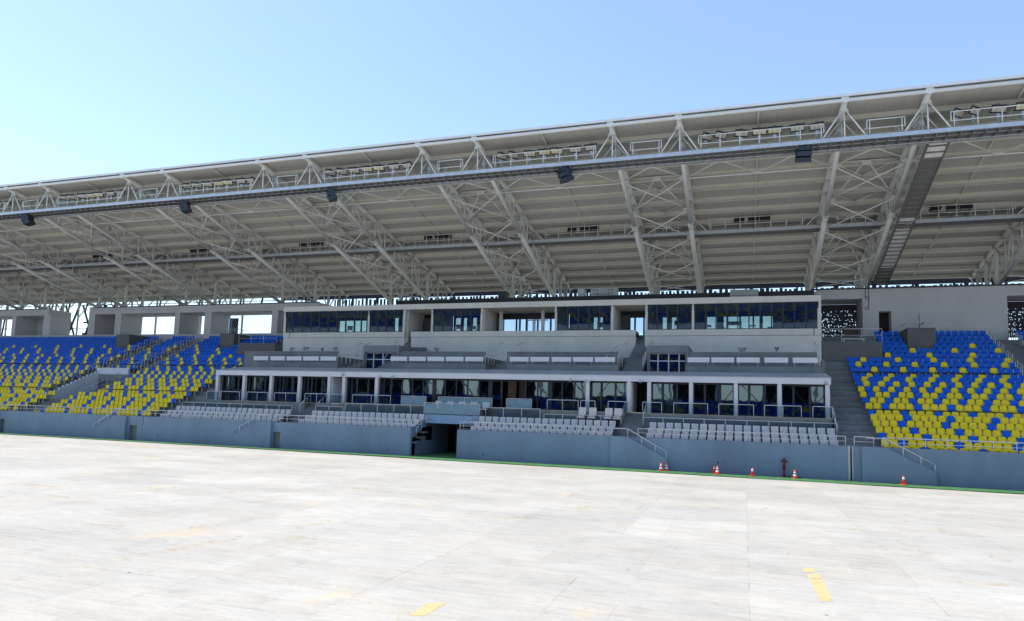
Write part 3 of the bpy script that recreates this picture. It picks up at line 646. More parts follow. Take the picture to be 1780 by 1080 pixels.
# entrance lobbies with glazed doors
for (ua, ub, lab, lab2) in ((1128, 1193, 'glazed double door lobby under a grey parapet right of the stairs', 'steel rail on top of the right-hand door lobby'), (633, 690, 'glazed door lobby under a grey parapet left of centre', 'steel rail on top of the left-hand door lobby')):
    Y = 53.0; xa, xb = UX(ua, 630, Y), UX(ub, 630, Y)
    zt = UZ(ua, 614 if ua > 1000 else 613, Y); zp = UZ(ua, 600.5, Y)
    t = thing('entrance_lobby', lab, 'entrance', (xa, Y, 6.46), 'glazed lobbies between the desk groups')
    q = MB(); q.box(xa, xb, Y, Y+0.25, zt+0.03, zp); q.box(xa-0.15, xa-0.002, Y, 57.9, 6.46, zp-0.01); q.box(xb+0.002, xb+0.15, Y, 57.9, 6.46, zp-0.01); q.box(xa, xb, Y+0.25, 57.9, zp-0.45, zp-0.25); q.build('parapet', M['lobby'], t)
    MB().box(xa, xb, 57, 57.1, 6.46, zt).build('interior', M['black'], t)
    n = 4
    q = MB(); q.box(xa, xb, Y+0.3, Y+0.36, zt-0.05, zt+0.03); q.box(xa, xb, Y+0.3, Y+0.36, zt-0.62, zt-0.54)
    for f in (0, 0.235, 0.52, 0.80, 1.0):
        x = xa+(xb-xa)*f; q.box(x-0.045, x+0.045, Y+0.29, Y+0.37, 6.47, zt)
    q.build('door_frame', M['alu'], t)
    for f0, f1 in ((0.0, 0.235), (0.235, 0.52), (0.52, 0.80), (0.80, 1.0)):
        MB().box(xa+(xb-xa)*f0+0.05, xa+(xb-xa)*f1-0.05, Y+0.325, Y+0.335, 6.48, zt-0.05).build('door_glass' if 0.2 < f0 < 0.6 else 'side_glass', M['vip'], t)
    railing('lobby_rail', lab2, (xa, Y+0.1, zp), (xb, Y+0.1, zp), UZ(ua, 589, Y)-zp, 1.0, 'rails on the door lobbies')
railing('stair_rail', 'slanted handrail between the wide stairs and the right lobby', (-7.15, 51.4, 6.7), (-7.15, 57.2, 8.9), 0.85, 0.8, 'handrails of the upper stairs')
railing('stair_rail', 'slanted handrail left of the wide upper stairs', (-10.1, 51.6, 6.7), (-10.1, 57.2, 8.2), 0.85, 1.2, 'handrails of the upper stairs')
railing('stair_rail', 'dark slanted handrail over the left door lobby', (UX(668, 620, 52.6), 52.6, 6.6), (UX(690, 600, 56), 56, 8.5), 0.9, 1.0, 'handrails of the upper stairs')

# ================================================================== PRESS BOX
pbx = thing('press_box', 'long beige upper box with tilted blue-green glazing and an open centre loggia', 'building', (-19.2, 58, 8.9))
XL, XR = -44.35, 5.75
SP = [('L', XL, -30.62), ('C', -29.9, -8.7), ('R', -7.92, XR)]
mb = MB()
for nm, a, b in SP:
    mb.box(a, b, 57.9, 58.25, 9.95, 10.45)
    mb.box(a, b, 57.98, 58.3, 7.6, 9.93)
mb.box(-30.62, -30.45, 58.3, 62.8, 9.0, 12.6); mb.box(-8.86, -8.7, 58.3, 60.0, 8.6, 10.44)
mb.box(-29.9, -29.72, 58.3, 60.2, 8.6, 10.44); mb.box(-7.92, -7.76, 58.3, 62.8, 8.6, 12.6)
mb.build('parapet_wall', M['beige'], pbx)
mb = MB(); mb.box(XL, XR, 57.72, 58.3, 12.58, 13.07); mb.box(XL, XR, 58.3, 63.0, 12.62, 13.02); mb.build('roof_slab', M['beige'], pbx)
mb = MB(); mb.box(XL, -30.62, 58.3, 63, 9.9, 10.2); mb.box(-29.9, -8.7, 58.3, 63, 9.9, 10.2); mb.box(-7.92, XR, 58.3, 63, 9.9, 10.2)
mb.box(-30.62, -29.9, 60, 63, 9.9, 10.2); mb.box(-8.7, -7.92, 60, 63, 9.9, 10.2); mb.build('floor_slab', M['podium'], pbx)
mb = MB()
for x, w in ((XL+0.13, 0.13), (-34.52, 0.10), (-30.68, 0.12), (-27.73, 0.10), (-22.75, 0.10), (-15.7, 0.10), (-10.72, 0.10), (-7.78, 0.10), (-3.97, 0.10), (XR-0.13, 0.13)):
    MB().box(x-w, x+w, 57.86, 58.22, 10.452, 12.58).build('mullion_pier', M['beige'], pbx)
mb = MB()
for x in (-27.8, -22.65, -15.8, -10.65): MB().box(x-0.06, x+0.06, 58.22, 62.8, 10.2, 12.6).build('partition', M['beige'], pbx)
MB().box(XL, XL+0.1, 58.3, 63, 10.2, 12.6).build('end_wall', M['beige'], pbx); MB().box(XR-0.1, XR, 58.3, 63, 10.2, 12.6).build('end_wall', M['beige'], pbx)
for x in (-21.69, -17.58): MB().box(x-0.14, x+0.14, 60.1, 60.35, 10.2, 12.6).build('loggia_column', M['beige'], pbx)
# rear wall of rooms with bright windows
rooms = [(XL, -34.5, [(590, 600), (601.5, 615), (616.5, 627), (628, 637)], 558, 577), (-34.5, -30.7, [(676, 683), (686, 693)], 553, 577), (-27.7, -22.7, [(792, 801), (806, 812), (822, 829)], 553, 577), (-15.7, -10.7, [(1032, 1039), (1041, 1048)], 552, 574),
         (-7.8, -4.0, [(1152, 1160), (1168, 1176)], 552, 573), (-4.0, XR, [(1229, 1246), (1258, 1264), (1266, 1285), (1288, 1308), (1311, 1320), (1326, 1343)], 551, 571)]
mb = MB(); wb = MB()
for a, b, ws, v0, v1 in rooms:
    Y = 62.8; z1, z0 = UZ(ws[0][0], v0, Y), UZ(ws[0][0], v1+3, Y)
    mb.box(a, b, Y, Y+0.15, z1, 12.6); mb.box(a, b, Y, Y+0.15, 10.2, z0)
    x = a
    for ua, ub in ws:
        xa, xb = UX(ua, v0, Y), UX(ub, v0, Y); mb.box(x, xa, Y, Y+0.15, z0, z1); x = xb
        wb.box(xa, xb, Y+0.05, Y+0.06, z0, z1)
    mb.box(x, b, Y, Y+0.15, z0, z1)
mb.build('rear_wall', nmat('room_rear', (0.10, 0.11, 0.11), 0.9, nscale=0.6, namt=0.4), pbx)
wb.build('rear_window', glassmat('rear_window_glass', (0.78, 0.82, 0.80), 0.04), pbx)
q = MB(); rc = random.Random(4)
for a, b, ws, v0, v1 in rooms:
    x = a+0.4
    while x < b-0.6:
        y_ = rc.uniform(59.0, 62.3); h = rc.choice((0.75, 0.8, 1.1, 1.5)); w = rc.uniform(0.4, 1.1)
        q.box(x, x+w, y_, y_+0.05, 10.2+h-rc.uniform(0.08, 0.5), 10.2+h); q.box(x, x+0.04, y_, y_+0.04, 10.2, 10.2+h); q.box(x+w-0.04, x+w, y_, y_+0.04, 10.2, 10.2+h)
        x += w+rc.uniform(0.2, 1.2)
tag(q.build('stored_furniture', M['dark']), 'jumble of dark desks and stands stored behind the upper blue-green glazing', 'furniture', kind='stuff')
# tilted front panes
def front_glass(a, b, n, offs=None):
    xs = [a+(b-a)*i/n for i in range(n+1)]
    if offs: xs = offs
    f = MB()
    for x in xs:
        w = 0.045; f.add([(x-w, 57.98, 10.46), (x+w, 57.98, 10.46), (x+w, 57.82, 12.57), (x-w, 57.82, 12.57), (x-w, 58.08, 10.46), (x+w, 58.08, 10.46), (x+w, 57.92, 12.57), (x-w, 57.92, 12.57)],
              [(0, 1, 2, 3), (1, 5, 6, 2), (4, 0, 3, 7), (5, 4, 7, 6)])
    f.box(a, b, 57.95, 58.09, 10.455, 10.52); f.box(a, b, 57.80, 57.94, 12.52, 12.576)
    f.build('window_frame', M['dark'], pbx)
    for x0, x1 in zip(xs[:-1], xs[1:]):
        t = random.uniform(-0.012, 0.012); g_ = MB()
        g_.add([(x0+0.02, 58.02+t, 10.5), (x1-0.02, 58.02-t, 10.5), (x1-0.02, 57.87-t, 12.55), (x0+0.02, 57.87+t, 12.55)], [(0, 1, 2, 3)]); g_.build('glass_pane', M['press'], pbx)
front_glass(-44.1, -34.62, 10, [-44.1, -43.3, -42.15, -41.1, -40.1, -39.1, -38.1, -37.1, -36.1, -35.35, -34.62])
front_glass(-34.42, -30.82, 4); front_glass(-27.63, -22.87, 5); front_glass(-15.6, -10.84, 5); front_glass(-7.66, -4.09, 4, [-7.66, -6.9, -6.05, -5.2, -4.09])
front_glass(-3.85, 5.52, 11)
# loggia rear glazing
def rear_glass(a, b, xs, Y=61.6):
    f = MB(); f.box(a, b, Y-0.05, Y+0.05, 12.0, 12.6)
    f.box(a, b, Y-0.05, Y+0.05, 10.2, 10.3)
    for x, w in xs: f.box(x-w, x+w, Y-0.06, Y+0.06, 10.3, 12.0)
    f.build('loggia_frame', M['dark'], pbx)
    g_ = MB(); g_.box(a, b, Y-0.005, Y+0.005, 10.3, 12.0); g_.build('loggia_glass', M['clear'], pbx)
rear_glass(-22.6, -15.8, [(-22.5, 0.06), (-21.9, 0.05), (-20.6, 0.08), (-19.6, 0.07), (-18.5, 0.06), (-17.2, 0.08), (-16.5, 0.14), (-15.9, 0.05)])
rear_glass(-30.4, -27.85, [(-30.3, 0.35), (-29.4, 0.25), (-28.8, 0.08), (-28.2, 0.3)])
rear_glass(-10.6, -7.95, [(-10.1, 0.4), (-9.3, 0.08), (-8.5, 0.07), (-8.0, 0.05)])
for a_, b_ in ((-22.58, -22.0), (-30.3, -29.3), (-10.55, -9.75)): MB().box(a_, b_, 61.4, 61.5, 10.3, 12.2).build('blind_panel', M['podium'], pbx)
mb = MB(); mb.box(UX(857, 570, 61.5)+4.0, UX(857, 570, 61.5)+4.3, 61.45, 61.5, 10.3, 12.0)
for x, z in ((-18.35, 0), (-19.45, 0)): mb.box(x-0.03, x+0.03, 61.5, 61.56, 10.35, 11.95); mb.box(x+0.03, x+0.9, 61.5, 61.56, 11.85, 11.95)
mb.build('door_frame', M['alu'], pbx)
mb = MB(); mb.box(XR-0.55, XR-0.5, 57.89, 57.9, 9.95, 10.45); mb.box(XL+0.75, XL+0.8, 57.89, 57.9, 9.95, 10.45); mb.build('joint_line', M['black'], pbx)
# cables and clutter poking over the tier wall
for i, (u, lab) in enumerate(((509, 'first'), (533, 'second'), (562, 'third'), (584, 'fourth'), (1290, 'fifth'), (1350, 'sixth'), (760, 'seventh'))):
    x = UX(u, 605, 57.5); q = MB(); pz = 8.0; n = 14; last = None
    for k in range(n):
        a = k*0.9+i; pp = Vector((x+0.19*math.cos(a)*(1+0.5*math.sin(i*2.1))+0.1*math.sin(a*2.3), 57.4+0.1*math.sin(a), 8.72+0.16*math.sin(a*1.3)+0.05*i % 0.1))
        if last is not None: q.tube(last, pp, 0.018, 5)
        last = pp
    tag(q.build('cable_coil', M['black']), 'tangled dark cable against the beige wall above the desks, %s from the left' % {0: 'first', 1: 'second', 2: 'third', 3: 'fourth', 4: 'sixth', 5: 'seventh', 6: 'fifth'}[i], 'cable', 'cable coils on the media tier')

# ================================================================== BACK WALL
BY, BD, ZB, ZTOP = 63.3, 66.4, 9.6, 14.42
bw = thing('back_wall', 'tall grey wall behind the right seats with a dark doorway and a perforated recess', 'wall', (12, BY, 10))
mb = MB()
mb.box(5.9, 9.49, BY, BD, 13.6, ZTOP)                       # over the recess
mb.box(9.49, 10.70, BY, BD, ZB, ZTOP); mb.box(10.70, 11.62, BY, BD, 12.5, ZTOP); mb.box(11.62, 19.82, BY, BD, ZB, ZTOP)
mb.box(19.82, 23.2, BY, BD, 13.6, ZTOP); mb.box(23.2, 45, BY, BD, ZB, ZTOP); mb.box(5.8, 6.3, BY, BD, ZB, 13.6)
mb.build('wall', M['greywall'], bw)
mb = MB(); mb.box(10.70, 11.62, BY+1.2, BY+1.3, ZB, 12.5); mb.build('doorway', nmat('dark_red_door', (0.035, 0.012, 0.01), 0.7, nscale=1.5, namt=0.5), bw)
mb = MB(); mb.tube((9.7, BY-0.05, ZTOP), (9.7, BY-0.05, 13.75), 0.02, 5); mb.tube((9.95, BY-0.05, ZTOP), (9.95, BY-0.05, 12.95), 0.02, 5)
for cx_, cz_ in ((9.85, 13.65), (9.82, 12.8)):
    for k in range(10):
        a, b = 2*math.pi*k/10, 2*math.pi*(k+1)/10; mb.tube((cx_+0.15*math.cos(a), BY-0.05, cz_+0.15*math.sin(a)), (cx_+0.15*math.cos(b), BY-0.05, cz_+0.15*math.sin(b)), 0.022, 5)
tag(mb.build('hanging_cable', M['hydrant']), 'looped cable hanging down the grey wall left of the dark doorway', 'cable')
mb = MB(); mb.box(5.5, 45, BY-0.14, BY+0.1, ZTOP+0.002, ZTOP+0.1); mb.build('coping', M['facade'], bw)
# perforated screens
def screen(xa, xb, z0, z1, lab, Y=66.45):
    t = thing('perforated_screen', lab, 'screen', (xa, Y, z0), 'perforated dark screens')
    f = MB(); c = 0.05; nx, nz = int((xb-xa)/c), int((z1-z0)/c); rnd = random.Random(5)
    for i in range(nx):
        for k in range(nz):
            hole = (k % 9 < 7) and rnd.random() < 0.075 and k < nz-11 and (i+k*0.2 > 10)
            if not hole: f.box(xa+i*c, xa+(i+1)*c, Y, Y+0.03, z0+k*c, z0+(k+1)*c)
    f.build('punched_panel', M['facade'], t)
    q = MB(); q.box(xa, xb, Y+0.1, Y+0.25, z0, z0+0.12)
    for x in (xa, (xa+xb)/2, xb): q.box(x-0.06, x+0.06, Y+0.04, Y+0.2, z0, z1)
    q.build('frame', M['facade'], t)
screen(6.3, 9.5, 10.2, 13.6, 'dark punched metal screen in the recess beside the upper glass box')
screen(19.8, 23.2, 10.6, 13.6, 'dark punched metal screen at the right edge above the aisle')
bl = thing('back_wall', 'grey wall with deep piers and openings behind the left seats', 'wall', (-70, BY, 10))
PIERS = [(-120, -97.5), (-91.1, -90.4), (-85.4, -84.6), (-77.66, -76.6), (-73.3, -72.33), (-63.97, -63.23), (-59.55, -58.6), (-50.15, -49.35)]
mb = MB()
for a, b in PIERS: mb.box(a, b, BY, BD, ZB, 13.6)
mb.build('pier', M['greywall'], bl)
mb = MB(); mb.box(-120, -84.6, BY, BD, 13.602, ZTOP); mb.box(-77.66, -44.0, BY, BD, 13.602, ZTOP)
mb.box(-84.6, -84.2, BY, BD-0.5, ZB, 13.7); mb.build('lintel_beam', M['greywall'], bl)
mb = MB(); mb.box(-120, -44.4, BY+0.05, BD, ZB-0.5, 11.05); mb.build('sill_wall', M['greywall'], bl)
mb = MB(); mb.box(-76.6, -73.3, BD-0.2, BD-0.1, 11.05, 13.6); mb.box(-49.35, -44.3, 64.8, 64.9, 11.05, 13.6); mb.box(-62.3, -59.55, BD-0.2, BD-0.1, 11.05, 13.6); mb.box(-90.4, -87.0, BD-0.2, BD-0.1, 11.05, 13.6)
mb.build('recess_wall', M['greywall'], bl)
mb = MB(); mb.box(-120, -84.6, BY-0.1, BY+0.1, ZTOP+0.002, ZTOP+0.09); mb.box(-77.6, -44, BY-0.1, BY+0.1, ZTOP+0.002, ZTOP+0.09); mb.build('coping', M['facade'], bl)
mb = MB()
mb.box(-58.6+0.35, -58.6+0.7, BD-0.6, BD-0.5, 11.05, 13.3); mb.build('hanging_sheet', M['clear'], bl)
mb = MB(); mb.box(UX(386, 570, 67.5), UX(413, 570, 67.5), 67.5, 67.6, 10.8, 13.45); tag(mb.build('net_curtain', M['facade']), 'dark sheet hanging behind the wide left opening', 'sheet')
# safety nets in the two wide openings
for xa, xb, lab in ((-72.3, -63.97, 'pale diagonal safety net in the wide opening left of the narrow seat block'), (-58.6, -50.15, 'pale diagonal safety net in the wide opening left of the glass box')):
    q = MB(); z0, z1, Y = 11.05, 13.6, 66.6; n = int((xb-xa+2)/0.26)
    for i in range(n):
        a = xa-2.0+i*0.26; b = a+1.3
        q.tube((max(a, xa), Y, z1-(max(a, xa)-a)*(z1-z0)/1.3), (min(b, xb), Y, z1-(min(b, xb)-a)*(z1-z0)/1.3), 0.02, 4) if b > xa and a < xb else None
    for k in range(7): q.tube((xa, Y, z0+k*0.4), (xb, Y, z0+k*0.4), 0.008, 4)
    tag(q.build('safety_net', M['net']), lab, 'net')
# podiums and platforms in the upper tiers
def podium(xa, xb, lab, lab2):
    t = thing('podium', lab, 'podium', (xa, 60, 9.0), 'camera podiums in the upper rows')
    MB().box(xa, xb, 60.0, 63.1, 8.0, 10.62).build('block', M['podium'], t)
    MB().box(xa-0.02, xb+0.02, 59.97, 63.15, 10.622, 10.68).build('cap', M['podium'], t)
    r = thing('podium_rail', lab2, 'railing', (xa, 60.1, 10.68), 'rails round the camera podiums')
    q = MB(); h = 0.5
    for p_, q_ in (((xa+0.1, 60.15), (xb-0.1, 60.15)), ((xa+0.1, 60.15), (xa+0.1, 62.9)), ((xb-0.1, 60.15), (xb-0.1, 62.9))): q.tube((p_[0], p_[1], 10.68+h), (q_[0], q_[1], 10.68+h), 0.022)
    q.build('top_rail', M['rail'], r)
    for x, y_ in ((xa+0.1, 60.15), ((xa+xb)/2, 60.15), (xb-0.1, 60.15), (xa+0.1, 61.5), (xa+0.1, 62.9), (xb-0.1, 61.5), (xb-0.1, 62.9)):
        MB().tube((x, y_, 10.68), (x, y_, 10.68+h), 0.018, 6).build('post', M['rail'], r)
podium(12.12, 14.03, 'grey camera podium among blue seats at the right', 'thin rail on the podium among the right blue seats')
podium(-54.15, -52.3, 'grey camera podium left of the upper glass box', 'thin rail on the podium left of the upper glass box')
podium(-69.0, -67.1, 'grey camera podium at the far left among blue seats', 'thin rail on the far left podium')
mb = MB(); mb.tube((13.0, 60.3, 10.6), (13.0, 60.3, 11.9), 0.025, 6); mb.tube((13.0, 60.3, 10.9), (13.35, 60.2, 11.2), 0.04, 6); tag(mb.build('pole', M['facade']), 'thin dark pole standing on the right podium', 'pole')
for xa, xb, lab, lab2 in ((5.8, 10.0, 'dark grey platform block right of the upper glass box', 'steel railing on the platform right of the upper glass box'), (-49.95, -45.3, 'dark grey platform block left of the upper glass box', 'steel railing on the platform left of the upper glass box')):
    t = thing('platform', lab, 'platform', (xa, 58, 8), 'platforms beside the upper glass box')
    MB().box(xa, xb, 57.95, 58.2, 7.4, 9.42).build('front_wall', M['podium'], t)
    MB().box(xa, xb, 58.2, 62.0 if xa > 0 else 60.4, 8.6, 9.3 if xa > 0 else 9.2).build('deck', M['conc'], t)
    railing('platform_rail', lab2, (xa, 58.08, 9.42), (xb, 58.08, 9.42), 1.0, 1.35, 'rails of the platforms')
q = MB()
for i in range(5): q.box(6.0, 10.0, 59.5+0.6*i, 60.1+0.6*i, 9.0, 9.45+0.2*i)
tag(q.build('steps', M['stepc']), 'low grey steps behind the right platform railing', 'steps')
q = thing('bench', 'pale low bench on the right platform', 'bench', (8, 59.2, 9.3))
MB().box(7.4, 9.0, 59.1, 59.5, 9.72, 9.77).build('bench_top', M['desk'], q)
for x in (7.5, 8.9): MB().box(x-0.03, x+0.03, 59.15, 59.45, 9.3, 9.72).build('leg', M['rail'], q)
q = MB(); q.extr_y([(8.3, 10.2), (9.3, 10.2), (9.3, 11.3), (9.1, 11.55), (8.5, 11.55), (8.3, 11.3)], 65.2, 65.6); tag(q.build('brown_board', nmat('brown_board', (0.17, 0.12, 0.085), 0.7)), 'brown rounded board leaning in the perforated recess', 'board')
q = MB(); q.box(-34.0, 5.7, 62.3, 62.6, 13.03, 14.25); tag(q.build('roof_upstand', nmat('dark_upstand', (0.035, 0.035, 0.038), 0.7, nscale=1, namt=0.3)), 'dark band running along the top behind the upper box roof', 'parapet')
q = MB(); q.box(-44.3, -34.0, 62.3, 62.6, 13.03, 13.75); tag(q.build('roof_upstand', M['greywall']), 'grey band behind the left end of the upper box roof', 'parapet')
# plant on the roof
def plant(lab, ua, ub, v0, v1, Y, mt_, kind):
    a, b = P(ua, v0, Y), P(ub, v1, Y); zb = UZ(ua, v1, Y); zt = UZ(ua, v0, Y)
    t = thing(kind, lab, 'plant unit', (a.x, Y, zb))
    MB().box(a.x, b.x, Y, Y+1.0, zb, zt).build('casing', mt_, t)
    if kind == 'air_handler':
        d = MB(); 
        for fx in (0.12, 0.25, 0.68, 0.82):
            for fz in (0.3, 0.72): d.tube((a.x+(b.x-a.x)*fx, Y-0.02, zb+(zt-zb)*fz), (a.x+(b.x-a.x)*fx, Y+0.02, zb+(zt-zb)*fz), 0.05, 8)
        d.build('latch', M['black'], t); MB().box(a.x+0.4, b.x-0.5, Y-0.01, Y+0.02, zb+0.1, zb+0.15).build('seam', M['dark'], t)
    else:
        MB().box(a.x+0.1, b.x-0.1, Y-0.012, Y+0.02, zb+0.12, zb+0.16).build('seam', M['dark'], t)
plant('long pale air handling unit with small black latches on the roof band', 1027, 1072, 501, 514.5, 62.2, M['ac'], 'air_handler')
plant('blue-grey metal duct box left of the long air handling unit', 1004, 1015, 502.5, 515, 62.2, M['galv'], 'duct_box')
plant('smooth beige duct box on the upper roof right of centre', 1269, 1318, 504, 517, 61.8, M['ac'], 'duct_box')
plant('dark square cabinet standing on the roof band left of centre', 866, 880, 507, 518, 62.2, M['speaker'], 'cabinet')

# ================================================================== ROOF
def zc(y): return 22.34-0.195*(y-43.0)        # top chord axis
def zl(y): return 20.62-0.3165*(y-46.5)      # bottom chord axis
RX0, RX1, RY0, RY1 = -125.0, 48.0, 42.85, 71.75
rf = thing('stadium_roof', 'huge cantilevered pale sheet roof over the whole grandstand', 'roof', (-38, 58, 20))
mb = MB(); mb.extr_x([(RY0, zc(RY0)+0.10), (RY0, zc(RY0)+0.25), (RY1, zc(RY1)+0.25), (RY1, zc(RY1)+0.15), (43.1, zc(43.1)+0.17)], RX0, RX1)
def roof_mat():
    m = bpy.data.materials.new('roof_liner'); m.use_nodes = True; t = m.node_tree; b = t.nodes['Principled BSDF']; b.inputs['Roughness'].default_value = 0.6
    tc = t.nodes.new('ShaderNodeTexCoord'); sp = t.nodes.new('ShaderNodeSeparateXYZ'); t.links.new(tc.outputs['Object'], sp.inputs[0])
    def mth(op, a, c):
        n = t.nodes.new('ShaderNodeMath'); n.operation = op
        t.links.new(a, n.inputs[0]); n.inputs[1].default_value = c; return n.outputs[0]
    f = mth('FRACT', mth('DIVIDE', sp.outputs[0], 1.0), 1.0); l = mth('LESS_THAN', f, 0.03)
    n = t.nodes.new('ShaderNodeTexNoise'); n.inputs['Scale'].default_value = 0.4; n.inputs['Detail'].default_value = 5; t.links.new(tc.outputs['Object'], n.inputs['Vector'])
    r = t.nodes.new('ShaderNodeValToRGB'); r.color_ramp.elements[0].color = (0.455, 0.445, 0.41, 1); r.color_ramp.elements[1].color = (0.51, 0.50, 0.46, 1); t.links.new(n.outputs['Fac'], r.inputs[0])
    mx = t.nodes.new('ShaderNodeMix'); mx.data_type = 'RGBA'; t.links.new(l, mx.inputs[0]); t.links.new(r.outputs[0], mx.inputs[6]); mx.inputs[7].default_value = (0.36, 0.35, 0.325, 1)
    t.links.new(mx.outputs[2], b.inputs['Base Color']); return m
M['liner'] = roof_mat()
mb.build('roof_sheet', M['liner'], rf)
mb = MB(); mb.tube((RX0, 42.98, 22.27), (RX1, 42.98, 22.27), 0.12, 10); mb.build('edge_tube', M['fascia'], rf)
mb = MB(); mb.box(RX0, RX1, 42.78, 42.848, 22.44, 22.60); mb.build('gutter', M['fascia'], rf)
PUR = [44.9, 46.6, 48.4, 50.25, 52.15, 54.05, 55.9, 57.75, 59.65, 61.55, 63.45, 65.35, 67.4, 69.4, 71.3]
for y in PUR:
    q = MB(); z = zc(y)+0.17
    q.box(RX0, RX1, y-0.03, y+0.03, z-0.34, z-0.01); q.box(RX0, RX1, y-0.16, y+0.16, z-0.37, z-0.345)
    q.build('purlin', M['purlin'], rf)
PC = [7.93-14.02*k for k in range(-2, 9)]     # centres of the truss pairs
BC = [c-7.01 for c in PC]+[PC[0]+7.01]
for bc in BC:
    q = MB()
    for y0, y1 in zip([43.1]+PUR[:-1], PUR): q.beam((bc, y0+0.14, zc(y0+0.14)+0.08), (bc, y1-0.14, zc(y1-0.14)+0.08), 0.09, 0.16)
    for y in PUR[:-1]: q.tube((bc, y, zc(y)-0.28), (bc, y, zc(y)-0.2), 0.05, 6)
    q.build('bay_tie', M['purlin'], rf)
# trusses
NT = [46.3, 50.05, 53.85, 57.7, 61.5, 65.2]; NB = [48.2, 51.95, 55.75, 59.55, 63.1]
tr_i = 0
def truss_proto(x):
    t = thing('roof_truss', '', 'truss', (x, 43.1, 22.4), 'steel roof trusses')
    q = MB(); q.tube((x, 42.95, zc(42.95)), (x, 71.9, zc(71.9)), 0.19, 12); q.build('top_chord', M['steel'], t)
    q = MB(); q.tube((x, 42.872, zc(42.872)-0.05), (x, 42.95, zc(42.95)-0.04), 0.23, 14); q.tube((x, 45.3, zc(45.3)), (x, 45.4, zc(45.4)), 0.23, 12); q.build('end_cap', M['steel2'], t)
    q = MB(); q.tube((x, 44.9, zl(44.9)+0.10), (x, 53.8, zl(53.8)), 0.165, 10); q.build('bottom_chord', M['steel'], t)
    q = MB(); q.tube((x, 53.8, zl(53.8)), (x, 65.0, zl(65.0)), 0.185, 10); q.tube((x, 53.7, zl(53.7)), (x, 53.85, zl(53.85)), 0.24, 12); q.tube((x, 54.05, zl(54.05)), (x, 54.2, zl(54.2)), 0.24, 12); q.build('bottom_chord', M['steel'], t)
    mem = []
    mem += [((y, zc(y)), (y, zl(y))) for y in NT[:-1]]+[((y, zc(y)), (y, zl(y))) for y in NB]
    for a, b, c in zip(NT[:-1], NB, NT[1:]): mem += [((a, zc(a)), (b, zl(b))), ((b, zl(b)), (c, zc(c)))]
    mem += [((44.5, zc(44.5)), (46.3, zl(46.3)))]
    for (y0, z0), (y1, z1) in mem:
        MB().tube((x, y0, z0), (x, y1, z1), 0.062, 7).build('web_member', M['steel'], t)
    q = MB(); q.box(x-0.13, x+0.13, 65.07, 65.33, 14.3, zc(65.2)); q.build('post', M['steel'], t)
    q = MB(); q.box(x-0.1, x+0.1, 67.7, 67.9, 10, zc(67.8)); q.build('post', M['steel'], t)
    q = MB(); q.tube((x, 70.1, 10), (x, 70.1, zc(70.1)), 0.12); q.build('post', M['steel'], t)
    for a, b in (((65.2, 14.7), (67.8, zc(67.8))), ((67.8, 14.4), (65.2, zc(65.2))), ((67.8, 14.4), (70.1, zc(70.1))), ((70.1, 14.2), (71.8, zc(71.8)))):
        MB().tube((x, *a), (x, *b), 0.075, 7).build('web_member', M['steel'], t)
    # gusset plates on the inner face of both chords
    for y in NT: MB().box(x-0.02, x+0.02, y-0.28, y+0.28, zc(y)-0.42, zc(y)-0.1).build('gusset', M['steel'], t)
    for y in NB: MB().box(x-0.02, x+0.02, y-0.3, y+0.3, zl(y)+0.1, zl(y)+0.4).build('gusset', M['steel'], t)
    # hangers of the front catwalk: front and rear inverted tripods
    for y, ztop in ((43.66, zc(43.66)-0.1), (44.85, zc(44.85)-0.1)):
        for dx in (-1.22, 0.04, 1.22): MB().tube((x+(0.12 if dx > 0.5 else -0.12 if dx < -0.5 else 0.02), y, ztop-0.2), (x+dx, y, 20.2), 0.045, 7).build('hanger', M['steel2'], t)
    q = MB(); q.add([(x-0.28, 43.66, zc(43.66)-0.38), (x+0.28, 43.66, zc(43.66)-0.38), (x+0.16, 43.66, zc(43.66)-0.05), (x-0.16, 43.66, zc(43.66)-0.05),
                     (x-0.28, 43.70, zc(43.66)-0.38), (x+0.28, 43.70, zc(43.66)-0.38), (x+0.16, 43.70, zc(43.66)-0.05), (x-0.16, 43.70, zc(43.66)-0.05)], [(0, 1, 2, 3), (5, 4, 7, 6), (1, 5, 6, 2), (4, 0, 3, 7)]); q.build('hanger_plate', M['steel2'], t)
    return t
def clone(t, dx):
    r = t.copy(); C.objects.link(r); r.location = (t.location.x+dx, t.location.y, t.location.z)
    for ch in list(t.children):
        c = ch.copy(); C.objects.link(c); c.parent = r
    return r
# a reference truss at its own x; child offsets are relative to the root, so copies shift as a whole
XT = []
for c in PC: XT += [c+2.19, c-2.19]
base = truss_proto(XT[0]); XT_lab = []
visT = [x for x in XT]
order = sorted(XT)
def truss_label(x):
    k = order.index(x)+1
    return 'pale tubular steel roof truss running back from the roof edge, %s from the right' % ordw(len(order)-k+1)
base['label'] = truss_label(XT[0])
for x in XT[1:]:
    t = clone(base, x-XT[0]); t['label'] = truss_label(x)
